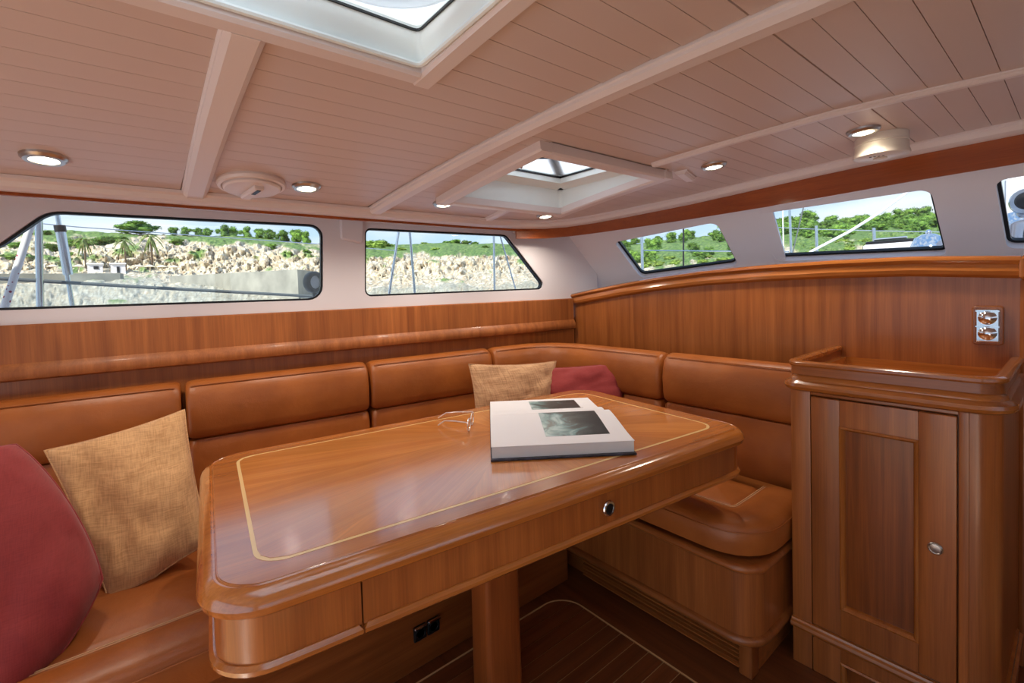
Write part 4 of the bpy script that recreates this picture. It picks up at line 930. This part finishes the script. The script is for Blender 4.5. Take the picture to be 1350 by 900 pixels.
for i in range(NXC+1):
    px = -160+1640*i/NXC
    for k in range(NR+3):
        t = min(6, 6*k/NR); p, h = terr(px, t)
        j = min(5, int(t)); u = t-j; amp = AMP[j]*(1-u)+AMP[j+1]*u; veg = VEG[j]*(1-u)+VEG[j+1]*u
        if px < 440: veg *= .72
        if px > 760: veg += .35*min(1, (px-760)/80)
        elif px > 450: veg += (.18 if t > 4 else -.1)
        sc = math.hypot(p.x, p.y)/60
        w_ = V((math.atan2(p.y, p.x)*60, sc*3, p.z/sc))
        n1 = noise.fractal(V((w_.x*.30, p.y*.2/sc, w_.z*.75)), .8, 2.1, 5); n2 = noise.fractal(w_*1.3, .8, 2.1, 4)
        wv = V((w_.x*.55, w_.y, w_.z*.95))+V((n1, n2, n1))*.45; cell = noise.voronoi(wv)[0]; crack = min(1, (cell[1]-cell[0])*2.6)
        c2 = noise.voronoi(wv*2.7)[0]; crack2 = min(1, (c2[1]-c2[0])*2.6)
        g = max(0, min(1, (veg+n1*.6-.34)*6))
        rise = amp*sc*(n1*.6+n2*.10) + (1-g)*amp*sc*(.55*(crack-.6)+.10*(crack2-.6))
        q = p+V((0, 0, rise*.6))-h*(amp*sc*(n2*.35+crack*1.3+crack2*.45))
        if k > NR: q = p+h*(18*(k-NR))-V((0, 0, 3.5*(k-NR)))
        if k == 0: q = p-h*7; q.z = -1.6
        vs.append(q)
        ix = int(abs(n2*6+cell[0]*4+c2[0]*5)) % 5; crack = crack*.5+crack2*.5
        rc_ = mixc(ROCKS[ix], ROCKS[(ix+2) % 5], .5+.5*math.sin(n1*9))
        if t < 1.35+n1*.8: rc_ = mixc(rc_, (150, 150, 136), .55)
        gc = mixc(GREENS[int(abs(n1*9+n2*4)) % 4], GREENS[int(abs(n2*11)) % 4], .5)
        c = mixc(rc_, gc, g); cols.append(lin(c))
m = NR+3
for i in range(NXC):
    for k in range(m-1): a = i*m+k; fs.append((a, a+m, a+m+1, a+1))
me = bpy.data.meshes.new('rocky_shore'); me.from_pydata(vs, [], fs); me.update()
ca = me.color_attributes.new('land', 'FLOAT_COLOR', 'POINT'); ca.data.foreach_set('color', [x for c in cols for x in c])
mt, t_, b_ = newmat('limestone_and_scrub'); an = t_.nodes.new('ShaderNodeAttribute'); an.attribute_name = 'land'; co_ = t_.nodes.new('ShaderNodeTexCoord'); n_ = t_.nodes.new('ShaderNodeTexNoise'); n_.inputs['Scale'].default_value = 1.6; n_.inputs['Detail'].default_value = 6; n_.inputs['Roughness'].default_value = .75
t_.links.new(co_.outputs['Object'], n_.inputs['Vector']); mr_ = t_.nodes.new('ShaderNodeMapRange'); mr_.inputs['From Min'].default_value = .3; mr_.inputs['From Max'].default_value = .7; mr_.inputs['To Min'].default_value = .62; mr_.inputs['To Max'].default_value = 1.25
t_.links.new(n_.outputs['Fac'], mr_.inputs['Value']); hs_ = t_.nodes.new('ShaderNodeHueSaturation'); t_.links.new(mr_.outputs[0], hs_.inputs['Value']); t_.links.new(an.outputs['Color'], hs_.inputs['Color']); t_.links.new(hs_.outputs[0], b_.inputs['Base Color']); b_.inputs['Roughness'].default_value = .95
me.materials.append(mt); me.polygons.foreach_set('use_smooth', [True]*len(me.polygons)); me.set_sharp_from_angle(angle=R(40))
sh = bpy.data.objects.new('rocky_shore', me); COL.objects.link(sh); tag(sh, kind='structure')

# foliage: crown of lumpy clumps covered in leaf flakes
def leafmat(name, c1, c2):
    m, t, b = newmat(name); L = t.links.new; co = t.nodes.new('ShaderNodeTexCoord'); n = t.nodes.new('ShaderNodeTexNoise'); n.inputs['Scale'].default_value = 3.5; n.inputs['Detail'].default_value = 4
    oi = t.nodes.new('ShaderNodeObjectInfo'); L(co.outputs['Object'], n.inputs['Vector']); r = t.nodes.new('ShaderNodeValToRGB'); r.color_ramp.elements[0].position = .35; r.color_ramp.elements[1].position = .65
    r.color_ramp.elements[0].color = lin(c1); r.color_ramp.elements[1].color = lin(c2); L(n.outputs['Fac'], r.inputs[0])
    h = t.nodes.new('ShaderNodeHueSaturation'); mr = t.nodes.new('ShaderNodeMapRange'); mr.inputs['To Min'].default_value = .75; mr.inputs['To Max'].default_value = 1.25
    L(oi.outputs['Random'], mr.inputs['Value']); L(mr.outputs[0], h.inputs['Value']); L(r.outputs[0], h.inputs['Color']); L(h.outputs[0], b.inputs['Base Color']); b.inputs['Roughness'].default_value = .9; return m
M['leaf'] = leafmat('pine_foliage', (62, 96, 38), (128, 162, 66)); M['bushleaf'] = leafmat('scrub_foliage', (98, 128, 48), (162, 182, 84)); M['bark'] = plain('tree_bark', (98, 80, 62), .9); M['palmleaf'] = leafmat('palm_fronds', (84, 104, 50), (140, 150, 84))
def crown(seed, nb, flat, flakes):
    rd = random.Random(seed); vs = []; fs = []
    for k in range(nb):
        a = rd.uniform(0, 6.28); rr = rd.uniform(0, .32); c = V((rr*math.cos(a), rr*math.sin(a), .5+rd.uniform(-.3, .3)*flat)); rad = rd.uniform(.12, .21)
        bm = bmesh.new(); bmesh.ops.create_icosphere(bm, subdivisions=2, radius=1); o = len(vs)
        for v in bm.verts:
            d = v.co.normalized(); q = c+V((d.x*rad, d.y*rad, d.z*rad*flat))*.82*(1+.4*noise.noise(d*2.3+V((seed+k, 0, 0)))); vs.append(q)
        fs += [tuple(v.index+o for v in f.verts) for f in bm.faces]; bm.free()
        for _ in range(flakes//nb):
            d = V((rd.gauss(0, 1), rd.gauss(0, 1), rd.gauss(0, 1))).normalized(); q = c+V((d.x*rad, d.y*rad, d.z*rad*flat))*rd.uniform(.75, 1.2); o = len(vs)
            for __ in range(3): vs.append(q+V((rd.uniform(-1, 1), rd.uniform(-1, 1), rd.uniform(-1, 1)*.7))*.042)
            fs.append((o, o+1, o+2))
    return vs, fs
CR = []
for sd, nb, fl in ((1, 18, .75), (2, 16, .9), (3, 20, .6), (4, 14, .8)):
    v, f = crown(sd, nb, fl, 2600); me = bpy.data.meshes.new('crown'); me.from_pydata(v, [], f); me.update(); CR.append(me)
TRK = MB(); TRK.tube([(0, 0, -.15), (.02, .01, .2), (-.01, .02, .55)], .025, 6); trm = TRK.build('t', M['bark']); TRKM = trm.data; bpy.data.objects.remove(trm)
CRM = {}
def tree(name, px, t, hpx, wf, label, group, mat='leaf', sink=.2):
    p, h = terr(px, t); r = math.hypot(p.x, p.y); H = hpx/FPX*r*abs(V((h.x, h.y, 0)).dot(Fw))
    rt = empty(name, (p.x, p.y, p.z-.15*H), label, 'tree' if name != 'shrub' else 'shrub', group)
    k = random.randrange(4); key = (k, mat)
    if key not in CRM: me = CR[k].copy(); me.materials.append(M[mat]); CRM[key] = me
    o = bpy.data.objects.new('crown', CRM[key]); COL.objects.link(o); o.parent = rt; o.scale = (H*wf, H*wf, H*(1.15 if name != 'shrub' else 1.0)); o.rotation_euler = (0, 0, random.uniform(0, 6.28)); o.location = (0, 0, (-.05 if name != 'shrub' else -.25)*H)
    if name != 'shrub': q = bpy.data.objects.new('trunk', TRKM); COL.objects.link(q); q.parent = rt; q.scale = (H, H, H)
tree('pine_tree', 186, 5.9, 26, 2.2, 'wide umbrella pine standing alone on the ridge seen through the long side window', None)
for px, hp in ((232, 12), (247, 13), (262, 12), (276, 12), (296, 15), (310, 14), (325, 14), (342, 14), (358, 15), (374, 16), (390, 18), (402, 15)): tree('pine_tree', px, 5.8, hp*1.25, 1.05, 'bushy pine in the row along the ridge seen through the long side window', 'ridge pines behind the long side window')
for px, t, hp in ((20, 4.6, 14), (72, 4.4, 16), (90, 4.8, 17), (105, 4.6, 18), (120, 4.7, 18), (136, 4.8, 20), (150, 4.9, 16), (236, 4.7, 14), (360, 4.5, 12), (405, 4.3, 11), (8, 3.6, 16), (60, 5.5, 14), (160, 5.2, 12), (100, 3.9, 13)): tree('shrub', px, t, hp, 1.6, 'dense green shrub on the rocks seen through the long side window', 'shrubs behind the long side window', 'leaf')
for px, t, hp in ((488, 5.4, 28), (503, 5.6, 20), (560, 5.9, 7), (590, 6, 9), (603, 6, 12), (615, 6, 10), (626, 6, 7), (705, 4.8, 18), (690, 4.6, 15), (530, 5, 8), (575, 4.8, 8), (640, 5.2, 8)): tree('shrub', px, t, hp, 2.0, 'green bush above the cliff seen through the angled side window', 'bushes behind the angled side window', 'leaf' if px > 580 else 'bushleaf')
rd = random.Random(5)
def scatter(n, name, p0, p1, tf, h0, h1, wf, label, group, mat, sp):
    done = []; tries = 0
    while len(done) < n and tries < 4000:
        tries += 1; px = p0+rd.random()*(p1-p0); t = tf(rd.random()); hp = rd.uniform(h0, h1); p, h = terr(px, t)
        W = hp/FPX*math.hypot(p.x, p.y)*h.dot(Fw)*wf
        if any((p-q).length < sp*(W+w2) for q, w2 in done): continue
        done.append((p, W)); tree(name, px, t, hp, wf, label, group, mat)
scatter(34, 'pine_tree', 806, 980, lambda u: 5.95-3.0*u**1.5, 13, 22, 1.2, 'round green tree on the hillside seen through the corner windscreen', 'trees behind the corner windscreen', 'leaf', .42)
scatter(24, 'shrub', 806, 980, lambda u: 1.0+2.4*u, 6, 12, 1.8, 'pale scrub bush low on the slope seen through the corner windscreen', 'scrub behind the corner windscreen', 'bushleaf', .34)
scatter(64, 'pine_tree', 988, 1262, lambda u: 6-1.9*u**1.3, 14, 25, 1.3, 'round green tree on the hillside seen through the main windscreen', 'trees behind the main windscreen', 'leaf', .42)
scatter(52, 'shrub', 988, 1262, lambda u: .9+3.0*u, 6, 13, 1.9, 'yellow green scrub bush low on the slope behind the windscreen', 'scrub behind the main windscreen', 'bushleaf', .34)
# palms, hut, parasols, breakwater
def palm(px, t, hpx, label):
    p, h = terr(px, t); r = math.hypot(p.x, p.y); H = hpx/FPX*r*h.dot(Fw); rt = empty('palm_tree', tuple(p), label, 'palm', 'palms on the beach')
    b = MB(); b.tube([p-V((0, 0, .8)), p+V((.05, 0, H*.5)), p+V((0, .05, H*.84))], H*.022, 8); b.build('trunk', M['bark'], rt)
    for k in range(16):
        a = k*2.4; el = .55*math.sin(k*1.7)+.15; d = V((math.cos(a), math.sin(a), 0)); b = MB(); c = p+V((0, 0, H*.84)); pts = [c+d*(H*.27*s)+V((0, 0, H*(el*s*.34-.34*s*s))) for s in (0, .25, .5, .75, 1)]
        b.sweep(pts, [(-H*.022, -H*.012), (0, .0), (H*.022, -H*.012), (0, H*.006)], scales=[.5, 1, 1, .8, .2]); b.build('frond', M['palmleaf'], rt)
for q in ((112, 2.9, 46, 'palm tree left of the white beach hut'), (165, 2.9, 46, 'palm tree right of the white beach hut'), (200, 3.0, 52, 'tall palm tree behind the beach parasols')): palm(*q)
p, h = terr(140, 2.2); pr = math.hypot(p.x, p.y); sd = V((h.y, -h.x, 0)); k = pr/FPX*h.dot(Fw)
T = Matrix(((sd.x, h.x, 0, p.x), (sd.y, h.y, 0, p.y), (0, 0, 1, p.z-.6), (0, 0, 0, 1)))
hut = empty('beach_hut', tuple(p), 'small white beach hut with two rooms under the cliff', 'hut'); HW = M['white']
b = MB(T); b.box((-19*k, 0, 0), (-4*k, 3, 12.5*k+.6)); b.build('wall', HW, hut); b = MB(T); b.box((4*k, 0, 0), (19*k, 3, 13*k+.6)); b.build('wall', HW, hut)
b = MB(T); b.box((-20*k, -.2, 12.5*k+.6), (-3*k, 3.2, 14*k+.6)); b.build('roof', M['paper'], hut); b = MB(T); b.box((3*k, -.2, 13*k+.6), (20*k, 3.2, 14.5*k+.6)); b.build('roof', M['paper'], hut)
b = MB(T); b.box((-13*k, -.06, 6*k+.6), (-8*k, .02, 10*k+.6)); b.build('window', M['blackpl'], hut); b = MB(T); b.box((10*k, -.06, .6), (13*k, .02, 9.5*k+.6)); b.build('door', M['blackpl'], hut)
M['straw'] = plain('pale_parasol_canvas', (224, 212, 186), .9)
for px in (69, 103, 182, 197, 213, 229):
    p, h = terr(px, 2.3); r = math.hypot(p.x, p.y); k = r/FPX*h.dot(Fw); rt = empty('beach_parasol', tuple(p), 'pale open beach parasol on the terrace by the hut', 'parasol', 'beach parasols')
    b = MB(); b.tube([p-V((0, 0, .6)), p+V((0, 0, 10*k))], .09, 6); b.build('pole', M['straw'], rt); b = MB(); b.lathe(p+V((0, 0, 8.5*k)), [(6.5*k, 0), (4*k, 1.6*k), (.1, 3*k)], 12); b.build('canopy', M['straw'], rt)
M['concrete'] = plain('weathered_concrete', (146, 143, 132), .9, var=.25, bscale=12)
a0, a1, c0, c1 = far(224, 364, 62), far(224, 371, 62), far(392, 355, 40), far(392, 388, 40)
b = MB(); bkv = V((2.2, 3.2, 0)); lo = min(a1.z, c1.z)-1.5
b.add([V((a0.x, a0.y, lo)), V((c0.x, c0.y, lo)), c0, a0, V((a0.x, a0.y, lo))+bkv, V((c0.x, c0.y, lo))+bkv, c0+bkv, a0+bkv], [(0, 1, 2, 3), (4, 7, 6, 5), (3, 2, 6, 7), (0, 4, 5, 1), (0, 3, 7, 4), (1, 5, 6, 2)])
tag(b.build('breakwater', M['concrete'], None, 0), 'grey concrete breakwater sloping down to the rocky shore', 'breakwater')
a0, c0 = far(-60, 361, 66), far(158, 360, 66); b = MB(); bkv = V((.3, 1.2, 0)); lo = 0
b.add([V((a0.x, a0.y, lo)), V((c0.x, c0.y, lo)), c0, a0, V((a0.x, a0.y, lo))+bkv, V((c0.x, c0.y, lo))+bkv, c0+bkv, a0+bkv], [(0, 1, 2, 3), (4, 7, 6, 5), (3, 2, 6, 7), (0, 4, 5, 1), (0, 3, 7, 4), (1, 5, 6, 2)])
tag(b.build('terrace_wall', M['concrete'], None, 0), 'low pale retaining wall in front of the beach hut', 'wall')
